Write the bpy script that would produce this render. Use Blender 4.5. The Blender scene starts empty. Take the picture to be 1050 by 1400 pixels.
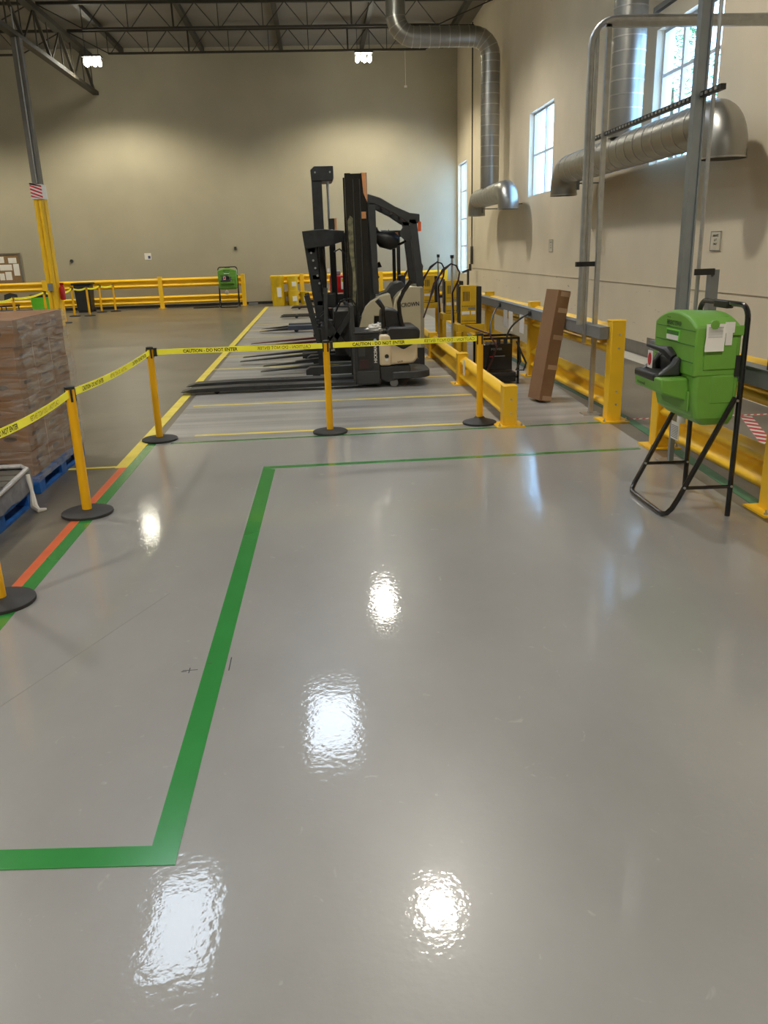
import bpy, bmesh, math, random
from mathutils import Vector, Matrix
random.seed(7)
S = bpy.context.scene
C = S.collection
PI = math.pi
# ---------------------------------------------------------------- camera
cam_d = bpy.data.cameras.new('camera'); cam = bpy.data.objects.new('camera', cam_d); C.objects.link(cam); S.camera = cam
F, pitch, yaw, roll = 1107.1, math.radians(17.887), math.radians(3.9766), math.radians(-1.773)
fw = Vector((math.sin(yaw)*math.cos(pitch), math.cos(yaw)*math.cos(pitch), -math.sin(pitch)))
r0 = Vector((math.cos(yaw), -math.sin(yaw), 0)); u0 = r0.cross(fw)
rt = r0*math.cos(roll)+u0*math.sin(roll); up = -r0*math.sin(roll)+u0*math.cos(roll)
cam.matrix_world = Matrix(((rt.x, up.x, -fw.x, 0), (rt.y, up.y, -fw.y, 0), (rt.z, up.z, -fw.z, 1.85), (0, 0, 0, 1)))
cam_d.sensor_fit = 'VERTICAL'; cam_d.sensor_height = 36; cam_d.lens = F*36/1400
cam_d.clip_start = .05; cam_d.clip_end = 300
# ---------------------------------------------------------------- world, exposure
W = bpy.data.worlds.new('sky'); S.world = W; W.use_nodes = True
nt = W.node_tree; bg = nt.nodes['Background']
tc = nt.nodes.new('ShaderNodeTexCoord'); sx = nt.nodes.new('ShaderNodeSeparateXYZ'); rp = nt.nodes.new('ShaderNodeValToRGB')
nt.links.new(tc.outputs['Generated'], sx.inputs[0]); nt.links.new(sx.outputs['Z'], rp.inputs[0]); nt.links.new(rp.outputs[0], bg.inputs[0])
rp.color_ramp.elements[0].color = (.36, .66, 1, 1); rp.color_ramp.elements[1].color = (.26, .52, 1, 1)
bg.inputs[1].default_value = 5.4
sun_d = bpy.data.lights.new('sun', 'SUN'); sun_d.energy = 13; sun_d.angle = .01; sun_d.color = (1, .97, .92)
sun = bpy.data.objects.new('sun', sun_d); C.objects.link(sun); sun.rotation_euler = Vector((.12, -.62, -.78)).to_track_quat('-Z', 'Y').to_euler()
S.view_settings.view_transform = 'Standard'; S.view_settings.look = 'None'
S.view_settings.gamma = 1; S.view_settings.exposure = 0.62; S.view_settings.use_curve_mapping = False
LAMP_W = 500; SKYLIGHT = 9.0
LAMPS = [(1.86, 29.8), (1.4, 21.3), (1.34, 9.84), (-6.85, 29.8), (-11.2, 20.6), (-6.85, 9.9), (1.4, -1.5), (-6.85, -1.5), (-14.8, 29.8), (-14.8, 18.5), (-14.8, 6)]  # later entries are unseen lamps added for overall light
SKYLIGHTS = [(-.2, 17.0, 1.05, 2.7), (-2.85, 11.1, 1.0, 2.2), (-11, 14, 1.2, 2.6)]

# ---------------------------------------------------------------- materials
def mat(name, col, rough=.5, metal=0, var=.08, scale=6, bump=0, bscale=60, coat=0, emit=None, trans=0, spec=.5):
    m = bpy.data.materials.new(name); m.use_nodes = True
    n = m.node_tree; b = n.nodes['Principled BSDF']
    b.inputs['Roughness'].default_value = rough; b.inputs['Metallic'].default_value = metal
    b.inputs['Specular IOR Level'].default_value = spec
    b.inputs['Coat Weight'].default_value = coat; b.inputs['Coat Roughness'].default_value = .1
    if trans: b.inputs['Transmission Weight'].default_value = trans
    if emit: b.inputs['Emission Color'].default_value = (*col, 1); b.inputs['Emission Strength'].default_value = emit
    t = n.nodes.new('ShaderNodeTexCoord'); z = n.nodes.new('ShaderNodeTexNoise'); z.inputs['Scale'].default_value = scale; z.inputs['Detail'].default_value = 5
    n.links.new(t.outputs['Object'], z.inputs['Vector'])
    r = n.nodes.new('ShaderNodeValToRGB'); n.links.new(z.outputs['Fac'], r.inputs[0])
    r.color_ramp.elements[0].position = .3; r.color_ramp.elements[1].position = .7
    r.color_ramp.elements[0].color = (*[c*(1-var) for c in col], 1); r.color_ramp.elements[1].color = (*[min(1, c*(1+var)) for c in col], 1)
    n.links.new(r.outputs[0], b.inputs['Base Color'])
    if bump:
        z2 = n.nodes.new('ShaderNodeTexNoise'); z2.inputs['Scale'].default_value = bscale; n.links.new(t.outputs['Object'], z2.inputs['Vector'])
        bp = n.nodes.new('ShaderNodeBump'); bp.inputs['Strength'].default_value = bump; bp.inputs['Distance'].default_value = .01
        n.links.new(z2.outputs['Fac'], bp.inputs['Height']); n.links.new(bp.outputs[0], b.inputs['Normal'])
    return m
def srgb(r, g, b):
    f = lambda c: (c/255)/12.92 if c/255 <= .04045 else ((c/255+.055)/1.055)**2.4
    return (f(r), f(g), f(b))
YEL = mat('safety yellow powder coat', srgb(248, 198, 36), .42, var=.05, scale=3, bump=.08, bscale=20)
YELP = mat('yellow plastic', srgb(252, 188, 16), .38, var=.03)
YELD = mat('dusty yellow paint', srgb(214, 172, 30), .5, var=.12)
BLK = mat('black plastic', (.022, .021, .021), .45, var=.2)
BLKG = mat('gloss black paint', (.012, .011, .011), .22, coat=.3)
DGR = mat('dark grey enamel', (.045, .047, .048), .4, var=.12)
GRYM = mat('charcoal steel', (.028, .029, .03), .42, var=.25, scale=9)
RUB = mat('black rubber', (.03, .028, .027), .6, var=.15)
GREY = mat('grey enamel', srgb(128, 130, 130), .42, var=.05)
GALV = mat('galvanised steel', srgb(190, 192, 192), .32, metal=.75, var=.1, scale=14)
DUCT = mat('galvanised duct steel', (.36, .35, .32), .36, metal=.9, var=.10, scale=3, bump=.05, bscale=8)
SEAM = mat('duct seam steel', (.55, .54, .51), .3, metal=.9)
STEELD = mat('dark primed steel', srgb(60, 56, 48), .6, var=.15)
COLM = mat('grey column paint', srgb(112, 108, 100), .7)
GREEN = mat('bright green moulded plastic', srgb(112, 168, 66), .42, var=.06, scale=5, bump=.05, bscale=90)
DGREEN = mat('groove shade and label green', srgb(58, 120, 52), .5)
LIME = mat('lime green plastic', srgb(110, 210, 50), .45)
BEI = mat('beige machine paint', srgb(190, 180, 150), .35, var=.04)
BEIL = mat('pale beige plastic', srgb(222, 205, 172), .35, var=.03)
RED = mat('red machine paint', srgb(190, 22, 24), .35)
ORG = mat('orange plastic', srgb(214, 150, 98), .4)
CARD = mat('corrugated cardboard', srgb(140, 106, 76), .8, var=.08, scale=4)
CARDD = mat('brown carton board', srgb(142, 102, 64), .75, var=.14, scale=5)
TAPE = mat('buff packing tape', srgb(182, 152, 122), .35)
WHT = mat('white paper', srgb(235, 232, 226), .6, var=.03)
INK = mat('black ink', (.02, .02, .018), .6)
INKT = mat('black belt print', (.012, .011, .004), .7)
INKF = mat('faint show-through print', srgb(178, 166, 40), .6)
INKG = mat('dark green print', (.02, .07, .015), .6)
INKB = mat('dark brown carton print', srgb(82, 60, 48), .7)
BELT = mat('yellow caution webbing', srgb(255, 252, 78), .55, var=.02)
nb = BELT.node_tree; pb = nb.nodes['Principled BSDF']; trn = nb.nodes.new('ShaderNodeBsdfTranslucent'); trn.inputs[0].default_value = (.26, .24, .015, 1)
ads = nb.nodes.new('ShaderNodeAddShader'); nb.links.new(pb.outputs[0], ads.inputs[0]); nb.links.new(trn.outputs[0], ads.inputs[1]); nb.links.new(ads.outputs[0], nb.nodes['Material Output'].inputs[0])
BLUE = mat('blue pallet paint', srgb(24, 92, 170), .6, var=.3, scale=12)
WOODG = mat('weathered pallet wood', srgb(96, 92, 84), .8, var=.3, scale=8)
CORK = mat('cork board', srgb(140, 112, 78), .85, var=.15, scale=30)
REDP = mat('red tape', srgb(196, 40, 52), .5)
WHP = mat('white floor paint', srgb(226, 222, 210), .4, var=.06, scale=5)
GTAPE = mat('green floor tape', srgb(46, 140, 62), .22, var=.06, scale=4, coat=.5)
GTAPED = mat('worn green floor tape', srgb(74, 124, 88), .5, var=.15, scale=6)
OTAPE = mat('orange floor tape', srgb(214, 100, 54), .4, var=.08)
YTAPE = mat('yellow floor tape', srgb(236, 214, 84), .4, var=.1, scale=5)
GLASSB = mat('blue grey bag', srgb(80, 84, 92), .3)
CABR = mat('dark red cable', (.06, .012, .012), .5)
BULB = mat('lamp reflector glow', (1, .97, .80), .5, emit=26)
LENS = mat('skylight diffuser', (.74, .86, 1), .5, emit=SKYLIGHT)
TRIMW = mat('white window frame', srgb(205, 208, 212), .5, var=.02)
BARK = mat('tree bark', srgb(96, 80, 60), .9)
LEAF = mat('leaf green', srgb(70, 120, 60), .6, var=.35, scale=3)
BUCKM = mat('yellow bucket plastic', srgb(222, 186, 30), .4, var=.05)

def film():
    m = bpy.data.materials.new('clear stretch film'); m.use_nodes = True; n = m.node_tree
    b = n.nodes['Principled BSDF']; out = n.nodes['Material Output']
    b.inputs['Base Color'].default_value = (.60, .585, .57, 1); b.inputs['Roughness'].default_value = .16
    tr = n.nodes.new('ShaderNodeBsdfTransparent'); mx = n.nodes.new('ShaderNodeMixShader')
    t = n.nodes.new('ShaderNodeTexCoord'); mp = n.nodes.new('ShaderNodeMapping'); mp.inputs['Scale'].default_value = (1.2, 1.0, 7)
    z = n.nodes.new('ShaderNodeTexNoise'); z.inputs['Scale'].default_value = 3; z.inputs['Detail'].default_value = 6; z.inputs['Distortion'].default_value = 1.2
    r = n.nodes.new('ShaderNodeMapRange'); r.inputs[1].default_value = .35; r.inputs[2].default_value = .7; r.inputs[3].default_value = .06; r.inputs[4].default_value = .42
    bp = n.nodes.new('ShaderNodeBump'); bp.inputs['Strength'].default_value = .9; bp.inputs['Distance'].default_value = .03
    L = n.links.new
    L(t.outputs['Object'], mp.inputs[0]); L(mp.outputs[0], z.inputs[0]); L(z.outputs['Fac'], r.inputs[0]); L(z.outputs['Fac'], bp.inputs['Height'])
    L(bp.outputs[0], b.inputs['Normal']); L(r.outputs[0], mx.inputs[0]); L(tr.outputs[0], mx.inputs[1]); L(b.outputs[0], mx.inputs[2]); L(mx.outputs[0], out.inputs[0])
    return m
FILM = film()
def glass():
    m = bpy.data.materials.new('window glass'); m.use_nodes = True; n = m.node_tree; out = n.nodes['Material Output']
    g = n.nodes.new('ShaderNodeBsdfGlossy'); g.inputs['Roughness'].default_value = .02; tr = n.nodes.new('ShaderNodeBsdfTransparent'); tr.inputs[0].default_value = (.93, .97, 1, 1)
    fr = n.nodes.new('ShaderNodeFresnel'); mx = n.nodes.new('ShaderNodeMixShader'); L = n.links.new
    geo = n.nodes.new('ShaderNodeNewGeometry'); inv = n.nodes.new('ShaderNodeMath'); inv.operation = 'SUBTRACT'; inv.inputs[0].default_value = 1; L(geo.outputs['Backfacing'], inv.inputs[1]); ml = n.nodes.new('ShaderNodeMath'); ml.operation = 'MULTIPLY'; L(fr.outputs[0], ml.inputs[0]); L(inv.outputs[0], ml.inputs[1]); L(ml.outputs[0], mx.inputs[0]); L(tr.outputs[0], mx.inputs[1]); L(g.outputs[0], mx.inputs[2]); L(mx.outputs[0], out.inputs[0]); return m
GLASS = glass()
def wallmat(name, col, dirt=.0, joint=True):
    m = bpy.data.materials.new(name); m.use_nodes = True; n = m.node_tree; b = n.nodes['Principled BSDF']; b.inputs['Roughness'].default_value = .75
    L = n.links.new; t = n.nodes.new('ShaderNodeTexCoord')
    z = n.nodes.new('ShaderNodeTexNoise'); z.inputs['Scale'].default_value = .8; z.inputs['Detail'].default_value = 8; L(t.outputs['Object'], z.inputs[0])
    r = n.nodes.new('ShaderNodeValToRGB'); L(z.outputs['Fac'], r.inputs[0]); r.color_ramp.elements[0].position = .35; r.color_ramp.elements[1].position = .7
    r.color_ramp.elements[0].color = (*[c*.93 for c in col], 1); r.color_ramp.elements[1].color = (*[c*1.03 for c in col], 1)
    # scuffs: sparse stretched spots
    mp = n.nodes.new('ShaderNodeMapping'); mp.inputs['Scale'].default_value = (1, .35, 2.2); L(t.outputs['Object'], mp.inputs[0])
    v = n.nodes.new('ShaderNodeTexNoise'); v.inputs['Scale'].default_value = 9; v.inputs['Detail'].default_value = 4; L(mp.outputs[0], v.inputs[0])
    r2 = n.nodes.new('ShaderNodeValToRGB'); L(v.outputs['Fac'], r2.inputs[0]); r2.color_ramp.elements[0].position = .70; r2.color_ramp.elements[1].position = .76
    r2.color_ramp.elements[0].color = (0, 0, 0, 1); r2.color_ramp.elements[1].color = (dirt, dirt, dirt, 1)
    s = n.nodes.new('ShaderNodeSeparateXYZ'); L(t.outputs['Object'], s.inputs[0])
    mr = n.nodes.new('ShaderNodeMapRange'); L(s.outputs['Z'], mr.inputs[0]); mr.inputs[1].default_value = 1.15; mr.inputs[2].default_value = 1.2; mr.inputs[3].default_value = 1; mr.inputs[4].default_value = .0
    mu = n.nodes.new('ShaderNodeMath'); mu.operation = 'MULTIPLY'; L(r2.outputs[0], mu.inputs[0]); L(mr.outputs[0], mu.inputs[1])
    mx = n.nodes.new('ShaderNodeMix'); mx.data_type = 'RGBA'; L(mu.outputs[0], mx.inputs[0]); L(r.outputs[0], mx.inputs[6]); mx.inputs[7].default_value = (.16, .13, .1, 1)
    L(mx.outputs[2], b.inputs['Base Color']); return m
WALLR = wallmat('cream painted tilt-up concrete', srgb(222, 209, 184), .8)
WALLB = wallmat('tan painted back wall', srgb(176, 168, 146), 0)
CEIL = mat('grey roof deck', srgb(128, 122, 112), .85, var=.06, scale=1)
def floor_mat(name, c0, c1, rough, bumps, streak, coat=0, orange=.0):
    m = bpy.data.materials.new(name); m.use_nodes = True; n = m.node_tree; b = n.nodes['Principled BSDF']; L = n.links.new
    t = n.nodes.new('ShaderNodeTexCoord')
    z = n.nodes.new('ShaderNodeTexNoise'); z.inputs['Scale'].default_value = 1.1; z.inputs['Detail'].default_value = 9; z.inputs['Roughness'].default_value = .62
    mp = n.nodes.new('ShaderNodeMapping'); mp.inputs['Scale'].default_value = streak; L(t.outputs['Object'], mp.inputs[0]); L(mp.outputs[0], z.inputs[0])
    r = n.nodes.new('ShaderNodeValToRGB'); r.color_ramp.elements[0].position = .3; r.color_ramp.elements[1].position = .72
    r.color_ramp.elements[0].color = (*c0, 1); r.color_ramp.elements[1].color = (*c1, 1); L(z.outputs['Fac'], r.inputs[0])
    # small scratches and dots
    v = n.nodes.new('ShaderNodeTexNoise'); v.inputs['Scale'].default_value = 11; v.inputs['Detail'].default_value = 3; v.inputs['Distortion'].default_value = 1.5; L(t.outputs['Object'], v.inputs[0])
    r2 = n.nodes.new('ShaderNodeValToRGB'); r2.color_ramp.elements[0].position = .69; r2.color_ramp.elements[1].position = .76; r2.color_ramp.elements[0].color = (0, 0, 0, 1); r2.color_ramp.elements[1].color = (.35, .35, .35, 1); L(v.outputs['Fac'], r2.inputs[0])
    mx = n.nodes.new('ShaderNodeMix'); mx.data_type = 'RGBA'; L(r2.outputs[0], mx.inputs[0]); L(r.outputs[0], mx.inputs[6]); mx.inputs[7].default_value = (*[min(1, c*1.5) for c in c1], 1)
    L(mx.outputs[2], b.inputs['Base Color'])
    z3 = n.nodes.new('ShaderNodeMapRange'); z3.inputs[3].default_value = rough*.75; z3.inputs[4].default_value = rough*1.3; L(z.outputs['Fac'], z3.inputs[0]); L(z3.outputs[0], b.inputs['Roughness'])
    b.inputs['Coat Weight'].default_value = coat; b.inputs['Coat Roughness'].default_value = .05
    if orange:
        b1 = n.nodes.new('ShaderNodeTexNoise'); b1.inputs['Scale'].default_value = 38; b1.inputs['Detail'].default_value = 2.5; L(t.outputs['Object'], b1.inputs[0])
        b2 = n.nodes.new('ShaderNodeTexNoise'); b2.inputs['Scale'].default_value = 5; L(t.outputs['Object'], b2.inputs[0])
        ad = n.nodes.new('ShaderNodeMath'); ad.operation = 'MULTIPLY_ADD'; L(b2.outputs['Fac'], ad.inputs[0]); ad.inputs[1].default_value = 1.4; L(b1.outputs['Fac'], ad.inputs[2])
        bp = n.nodes.new('ShaderNodeBump'); bp.inputs['Strength'].default_value = 1; bp.inputs['Distance'].default_value = orange; L(ad.outputs[0], bp.inputs['Height'])
        L(bp.outputs[0], b.inputs['Normal']); L(bp.outputs[0], b.inputs['Coat Normal'])
    return m
EPOXY = floor_mat('glossy grey epoxy', srgb(148, 147, 145), srgb(162, 161, 159), .32, 0, (1, .6, 1), coat=.75, orange=.0005)
EPOXYS = floor_mat('scuffed grey epoxy', srgb(120, 118, 115), srgb(188, 185, 180), .30, 0, (.25, 3.2, 1), coat=.1, orange=.0006)
CONC = floor_mat('sealed dark concrete', srgb(86, 79, 69), srgb(132, 124, 109), .30, 0, (.5, .9, 1), coat=.12, orange=.0006)

# ---------------------------------------------------------------- mesh helpers
class MB:
    def __init__(s): s.v = []; s.f = []
    def add(s, vs, fs): o = len(s.v); s.v += [tuple(v) for v in vs]; s.f += [tuple(i+o for i in f) for f in fs]; return s
    def box(s, x0, x1, y0, y1, z0, z1, M=None):
        vs = [Vector((x, y, z)) for x in (x0, x1) for y in (y0, y1) for z in (z0, z1)]
        if M: vs = [M @ v for v in vs]
        return s.add(vs, [(0, 1, 3, 2), (4, 6, 7, 5), (0, 4, 5, 1), (2, 3, 7, 6), (0, 2, 6, 4), (1, 5, 7, 3)])
    def cbox(s, c, sz, M=None):
        R = Matrix.Translation(c) @ (M or Matrix())
        return s.box(-sz[0]/2, sz[0]/2, -sz[1]/2, sz[1]/2, -sz[2]/2, sz[2]/2, R)
    def tube(s, pts, r, n=8, cap=True, radii=None):
        pts = [Vector(p) for p in pts]; k = len(pts); vs = []; prev = None
        for i, p in enumerate(pts):
            d = (pts[min(i+1, k-1)]-pts[max(i-1, 0)]).normalized()
            if prev is None:
                a = d.orthogonal().normalized()
            else:
                a = prev-d*prev.dot(d); a.normalize()
            prev = a; b = d.cross(a); rr = radii[i] if radii else r
            vs += [p+(a*math.cos(2*PI*j/n)+b*math.sin(2*PI*j/n))*rr for j in range(n)]
        fs = [(i*n+j, i*n+(j+1) % n, (i+1)*n+(j+1) % n, (i+1)*n+j) for i in range(k-1) for j in range(n)]
        if cap: fs += [tuple(range(n-1, -1, -1)), tuple((k-1)*n+j for j in range(n))]
        return s.add(vs, fs)
    def bar(s, a, b, w, h=None):
        a, b = Vector(a), Vector(b); h = h or w; d = (b-a); L = d.length; q = d.to_track_quat('Z', 'Y').to_matrix().to_4x4()
        return s.box(-w/2, w/2, -h/2, h/2, 0, L, Matrix.Translation(a) @ q)
    def prism(s, poly, axis, a, b):
        n = len(poly); mk = {'x': lambda p, t: (t, p[0], p[1]), 'y': lambda p, t: (p[0], t, p[1]), 'z': lambda p, t: (p[0], p[1], t)}[axis]
        vs = [mk(p, a) for p in poly]+[mk(p, b) for p in poly]
        return s.add(vs, [tuple(range(n-1, -1, -1)), tuple(range(n, 2*n))]+[(i, (i+1) % n, n+(i+1) % n, n+i) for i in range(n)])
    def lathe(s, prof, c=(0, 0, 0), n=24):
        vs = [(c[0]+r*math.cos(2*PI*j/n), c[1]+r*math.sin(2*PI*j/n), c[2]+z) for r, z in prof for j in range(n)]; k = len(prof)
        fs = [(i*n+j, i*n+(j+1) % n, (i+1)*n+(j+1) % n, (i+1)*n+j) for i in range(k-1) for j in range(n)]
        return s.add(vs, fs+[tuple(range(n-1, -1, -1)), tuple((k-1)*n+j for j in range(n))])
    def loft(s, rings):
        n = len(rings[0]); k = len(rings); vs = [v for r in rings for v in r]
        fs = [(i*n+j, i*n+(j+1) % n, (i+1)*n+(j+1) % n, (i+1)*n+j) for i in range(k-1) for j in range(n)]
        return s.add(vs, fs+[tuple(range(n-1, -1, -1)), tuple((k-1)*n+j for j in range(n))])
def finish(me, ang=35):
    b = bmesh.new(); b.from_mesh(me); bmesh.ops.recalc_face_normals(b, faces=b.faces); b.to_mesh(me); b.free()
    me.shade_smooth(); me.set_sharp_from_angle(angle=math.radians(ang))
def obj(name, mb, m, parent=None, off=(0, 0, 0), bev=0, label=None, kind=None, ang=35):
    me = bpy.data.meshes.new(name); o3 = Vector(off)
    me.from_pydata([tuple(Vector(v)-o3) for v in mb.v], [], mb.f); finish(me, ang)
    me.materials.append(m); o = bpy.data.objects.new(name, me); C.objects.link(o)
    if parent: o.parent = parent
    if bev:
        md = o.modifiers.new('bevel', 'BEVEL'); md.width = bev; md.segments = 2; md.limit_method = 'ANGLE'; md.angle_limit = math.radians(40)
    if label: o['label'] = label
    if kind: o['kind'] = kind
    return o
class Thing:
    """an Empty at the thing's base; parts are given in world coordinates and stored relative to it"""
    def __init__(s, name, label, cat, loc=(0, 0, 0), group=None, kind=None, rz=0):
        o = bpy.data.objects.new(name, None); C.objects.link(o); s.o = o; s.loc = Vector(loc); o.location = s.loc; o.rotation_euler = (0, 0, rz)
        o.empty_display_size = .1
        if label: o['label'] = label
        if cat: o['category'] = cat
        if group: o['group'] = group
        if kind: o['kind'] = kind
    def part(s, name, mb, m, bev=0, label=None, kind=None, ang=35): return obj(name, mb, m, s.o, s.loc, bev, label, kind, ang)
    def sub(s, par, name, mb, m, bev=0, label=None, kind=None): return obj(name, mb, m, par, s.loc, bev, label, kind)
def tag(o, label, cat, group=None):
    o['label'] = label; o['category'] = cat
    if group: o['group'] = group
    return o
def solo(name, mb, m, label, cat, loc, group=None, bev=0):
    o = obj(name, mb, m, None, loc, bev); o.location = loc; return tag(o, label, cat, group)
def dup(root, loc=None, label=None, rz=None, group=None):
    r = root.copy(); C.objects.link(r)
    if loc is not None: r.location = loc
    if rz is not None: r.rotation_euler = (0, 0, rz)
    if label: r['label'] = label
    if group: r['group'] = group
    def rec(a, b):
        for ch in list(a.children):
            c = ch.copy(); C.objects.link(c); c.parent = b; rec(ch, c)
    rec(root, r); return r
def struct(name, mb, m, parent=None, bev=0, ang=35):
    o = obj(name, mb, m, parent, (0, 0, 0), bev, ang=ang)
    if not parent: o['kind'] = 'structure'
    return o
TX = {}
def text_mesh(s):
    """filled 2D letters: verts (x, y) with cap height 1, starting at x = 0"""
    if s in TX: return TX[s]
    cu = bpy.data.curves.new('t', 'FONT'); cu.body = s; cu.size = 1.4; cu.resolution_u = 2; cu.offset = .035
    o = bpy.data.objects.new('t', cu); C.objects.link(o); dg = bpy.context.evaluated_depsgraph_get(); dg.update()
    me = bpy.data.meshes.new_from_object(o.evaluated_get(dg)); bpy.data.objects.remove(o)
    vs = [(v.co.x, v.co.y) for v in me.vertices]; fs = [tuple(p.vertices) for p in me.polygons]
    w = max(v[0] for v in vs); TX[s] = (vs, fs, w); bpy.data.meshes.remove(me); return TX[s]
def text_on(mb, s, org, ux, uy, h, w=None, center=False):
    """letters with cap height h laid from org along ux (unit), up uy"""
    vs, fs, tw = text_mesh(s); org, ux, uy = Vector(org), Vector(ux), Vector(uy); sxx = (w/tw) if w else h
    if center: org = org-ux*(tw*sxx/2)
    return mb.add([org+ux*(x*sxx)+uy*(y*h) for x, y in vs], fs)

# ================================================================ SETTING
XL, XR, YB, YN, ZC = -20, 5.5, 33.0, -8, 8.95
EX = [( -1.77, YN), (-1.77, 8.46), (3.06, 8.46), (2.97, 5.2), (2.97, YN)]
struct('floor', MB().box(XL, XR+.0, YN, YB, -.2, 0), CONC)
struct('floor_coating', MB().prism(EX, 'z', 0, .0015), EPOXY)
struct('floor_coating', MB().prism([(-1.77, 8.46), (-1.86, 31), (3.2, 31), (3.22, 11.2), (3.06, 8.46)], 'z', 0, .0015), EPOXYS)
struct('ceiling', MB().box(XL, XR, YN, YB, ZC, ZC+.2), CEIL)
struct('wall_left', MB().box(XL-.3, XL, YN, YB, 0, ZC), WALLB)
struct('wall_back', MB().box(XL, XR+.3, YB, YB+.3, -.2, ZC), WALLB)
struct('wall_front', MB().box(XL, XR+.3, YN-.3, YN, -.2, ZC), WALLB)
# right wall with three openings
WIN = [(19.8, 22.0, 3.05, 5.0), (11.75, 14.0, 3.05, 5.0), (31.0, 32.85, .95, 4.85)]
wr = MB(); ys = [YN, 11.75, 14.0, 19.8, 22.0, 31.0, 32.85, YB]
for i in range(7):
    a, b = ys[i], ys[i+1]; w = next((q for q in WIN if abs(q[0]-a) < .01), None)
    if w: wr.box(XR, XR+.3, a, b, -.2, w[2]).box(XR, XR+.3, a, b, w[3], ZC)
    else: wr.box(XR, XR+.3, a, b, -.2, ZC)
struct('wall_right', wr, WALLR)
struct('trim_1', MB().box(XR-.012, XR, YN, YB, 1.165, 1.172), WALLB)
bb = MB().box(XR-.012, XR, 13.55, YB, 0, .215).box(XR-.012, XR, YN, 13.55, 0, .32)
struct('baseboard_right', bb, mat('grey wall base paint', srgb(120, 114, 106), .6))
struct('baseboard_back', MB().box(-2.8, XR, YB-.02, YB, 0, .1).box(XL, -2.8, YB-.02, YB, 0, .1), BLK)
for k, (a, b, z0, z1) in enumerate(WIN):
    cols, rows = ((2, 2), (3, 3), (2, 4))[k]
    fr = MB(); t = .045; x0, x1 = XR+.12, XR+.18
    fr.box(x0, x1, a, b, z0, z0+t).box(x0, x1, a, b, z1-t, z1).box(x0, x1, a, a+t, z0+t, z1-t).box(x0, x1, b-t, b, z0+t, z1-t)
    wo = struct('window_%d' % (k+1), fr, TRIMW); wo['kind'] = 'structure'
    for i in range(1, cols): obj('mullion', MB().box(x0+.002, x1-.002, a+(b-a)*i/cols-.04, a+(b-a)*i/cols+.04, z0+t, z1-t), TRIMW, wo)
    for j in range(1, rows): obj('transom', MB().box(x0+.004, x1-.004, a+t, b-t, z0+(z1-z0)*j/rows-.025, z0+(z1-z0)*j/rows+.025), TRIMW, wo)
    for i in range(cols):
        for j in range(rows):
            obj('pane', MB().box(x0+.025, x0+.031, a+(b-a)*i/cols+.01, a+(b-a)*(i+1)/cols-.01, z0+(z1-z0)*j/rows+.01, z0+(z1-z0)*(j+1)/rows-.01), GLASS, wo)
struct('ground', MB().box(XR+.3, 70, -40, 80, -.5, -.2), mat('pale outdoor paving', srgb(186, 192, 200), .9, var=.1, scale=.5))

# floor lines (flat tape, each strip its own)
def strip(pts, m, z=.003, par=None):
    return struct('floor_line', MB().prism(pts, 'z', .0005, z), m)
def seg(a, b, w, m, z=.003):
    a, b = Vector(a), Vector(b); d = (b-a).normalized(); n = Vector((-d.y, d.x))*w/2
    return strip([a-n, b-n, b+n, a+n], m, z)
strip([(-.587, 7.19), (-.475, 7.12), (-.553, 2.17), (-.645, 2.17)], GTAPE, .004)          # inner tape, long leg
strip([(-1.6, 2.335), (-.553, 2.255), (-.553, 2.165), (-1.6, 2.24)], GTAPE, .0045)
strip([(-.587, 7.24), (2.94, 7.28), (2.94, 7.22), (-.587, 7.165)], GTAPE, .0045)
strip([(-1.62, 8.43), (2.98, 8.5), (2.98, 8.45), (-1.62, 8.38)], GTAPE, .004)
strip([(-1.86, YN), (-1.86, 8.4), (-1.77, 8.4), (-1.77, YN)], GTAPE, .004)
strip([(-1.905, YN), (-1.93, 7.45), (-1.86, 7.45), (-1.86, YN)], OTAPE, .004)
strip([(-1.97, 7.45), (-1.99, 31), (-1.86, 31), (-1.862, 7.45)], YTAPE, .004)
strip([(-3.4, 7.52), (-1.95, 7.52), (-1.95, 7.47), (-3.4, 7.46)], YTAPE, .0045)
for y, x0 in ((8.74, -1.42), (10.58, -1.7), (12.3, -1.86), (14.12, -1.86), (15.93, -1.86), (17.7, -1.86), (19.45, -1.86), (21.3, -1.86), (23.1, -1.86)):
    strip([(x0, y-.03), (x0, y+.03), (1.95, y+.03), (1.95, y-.03)], YTAPE, .0035)
seg((3.2, 20), (3.33, 8.6), .1, GTAPED); seg((3.33, 8.6), (3.10, 5.0), .1, GTAPED, .0035); seg((3.10, 5.0), (3.1, 0), .1, GTAPED)
strip([(5.07, YN), (5.12, 31), (5.45, 31), (5.43, YN)], WHP, .003)
def candy(a, b, w):
    a, b = Vector(a), Vector(b); L = (b-a).length; d = (b-a)/L; n = Vector((-d.y, d.x))*w/2
    base = struct('floor_line', MB().prism([a-n, b-n, b+n, a+n], 'z', .0005, .003), WHP); st = MB(); k = int(L/(w*1.45))
    for i in range(k):
        p = a+d*(L*(i+.2)/k); q = p+d*(L*.5/k); o = d*w*.35
        st.prism([p-n-o, q-n-o, q+n+o, p+n+o], 'z', .0031, .004)
    obj('stripe', st, REDP, base, kind='stuff')
candy((3.32, 8.57), (5.0, 8.50), .05); candy((4.60, 8.44), (4.16, 7.2), .12); candy((4.03, 7.95), (3.7, 7.2), .1); candy((3.6, 7.2), (5, 7.16), .05)
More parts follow.
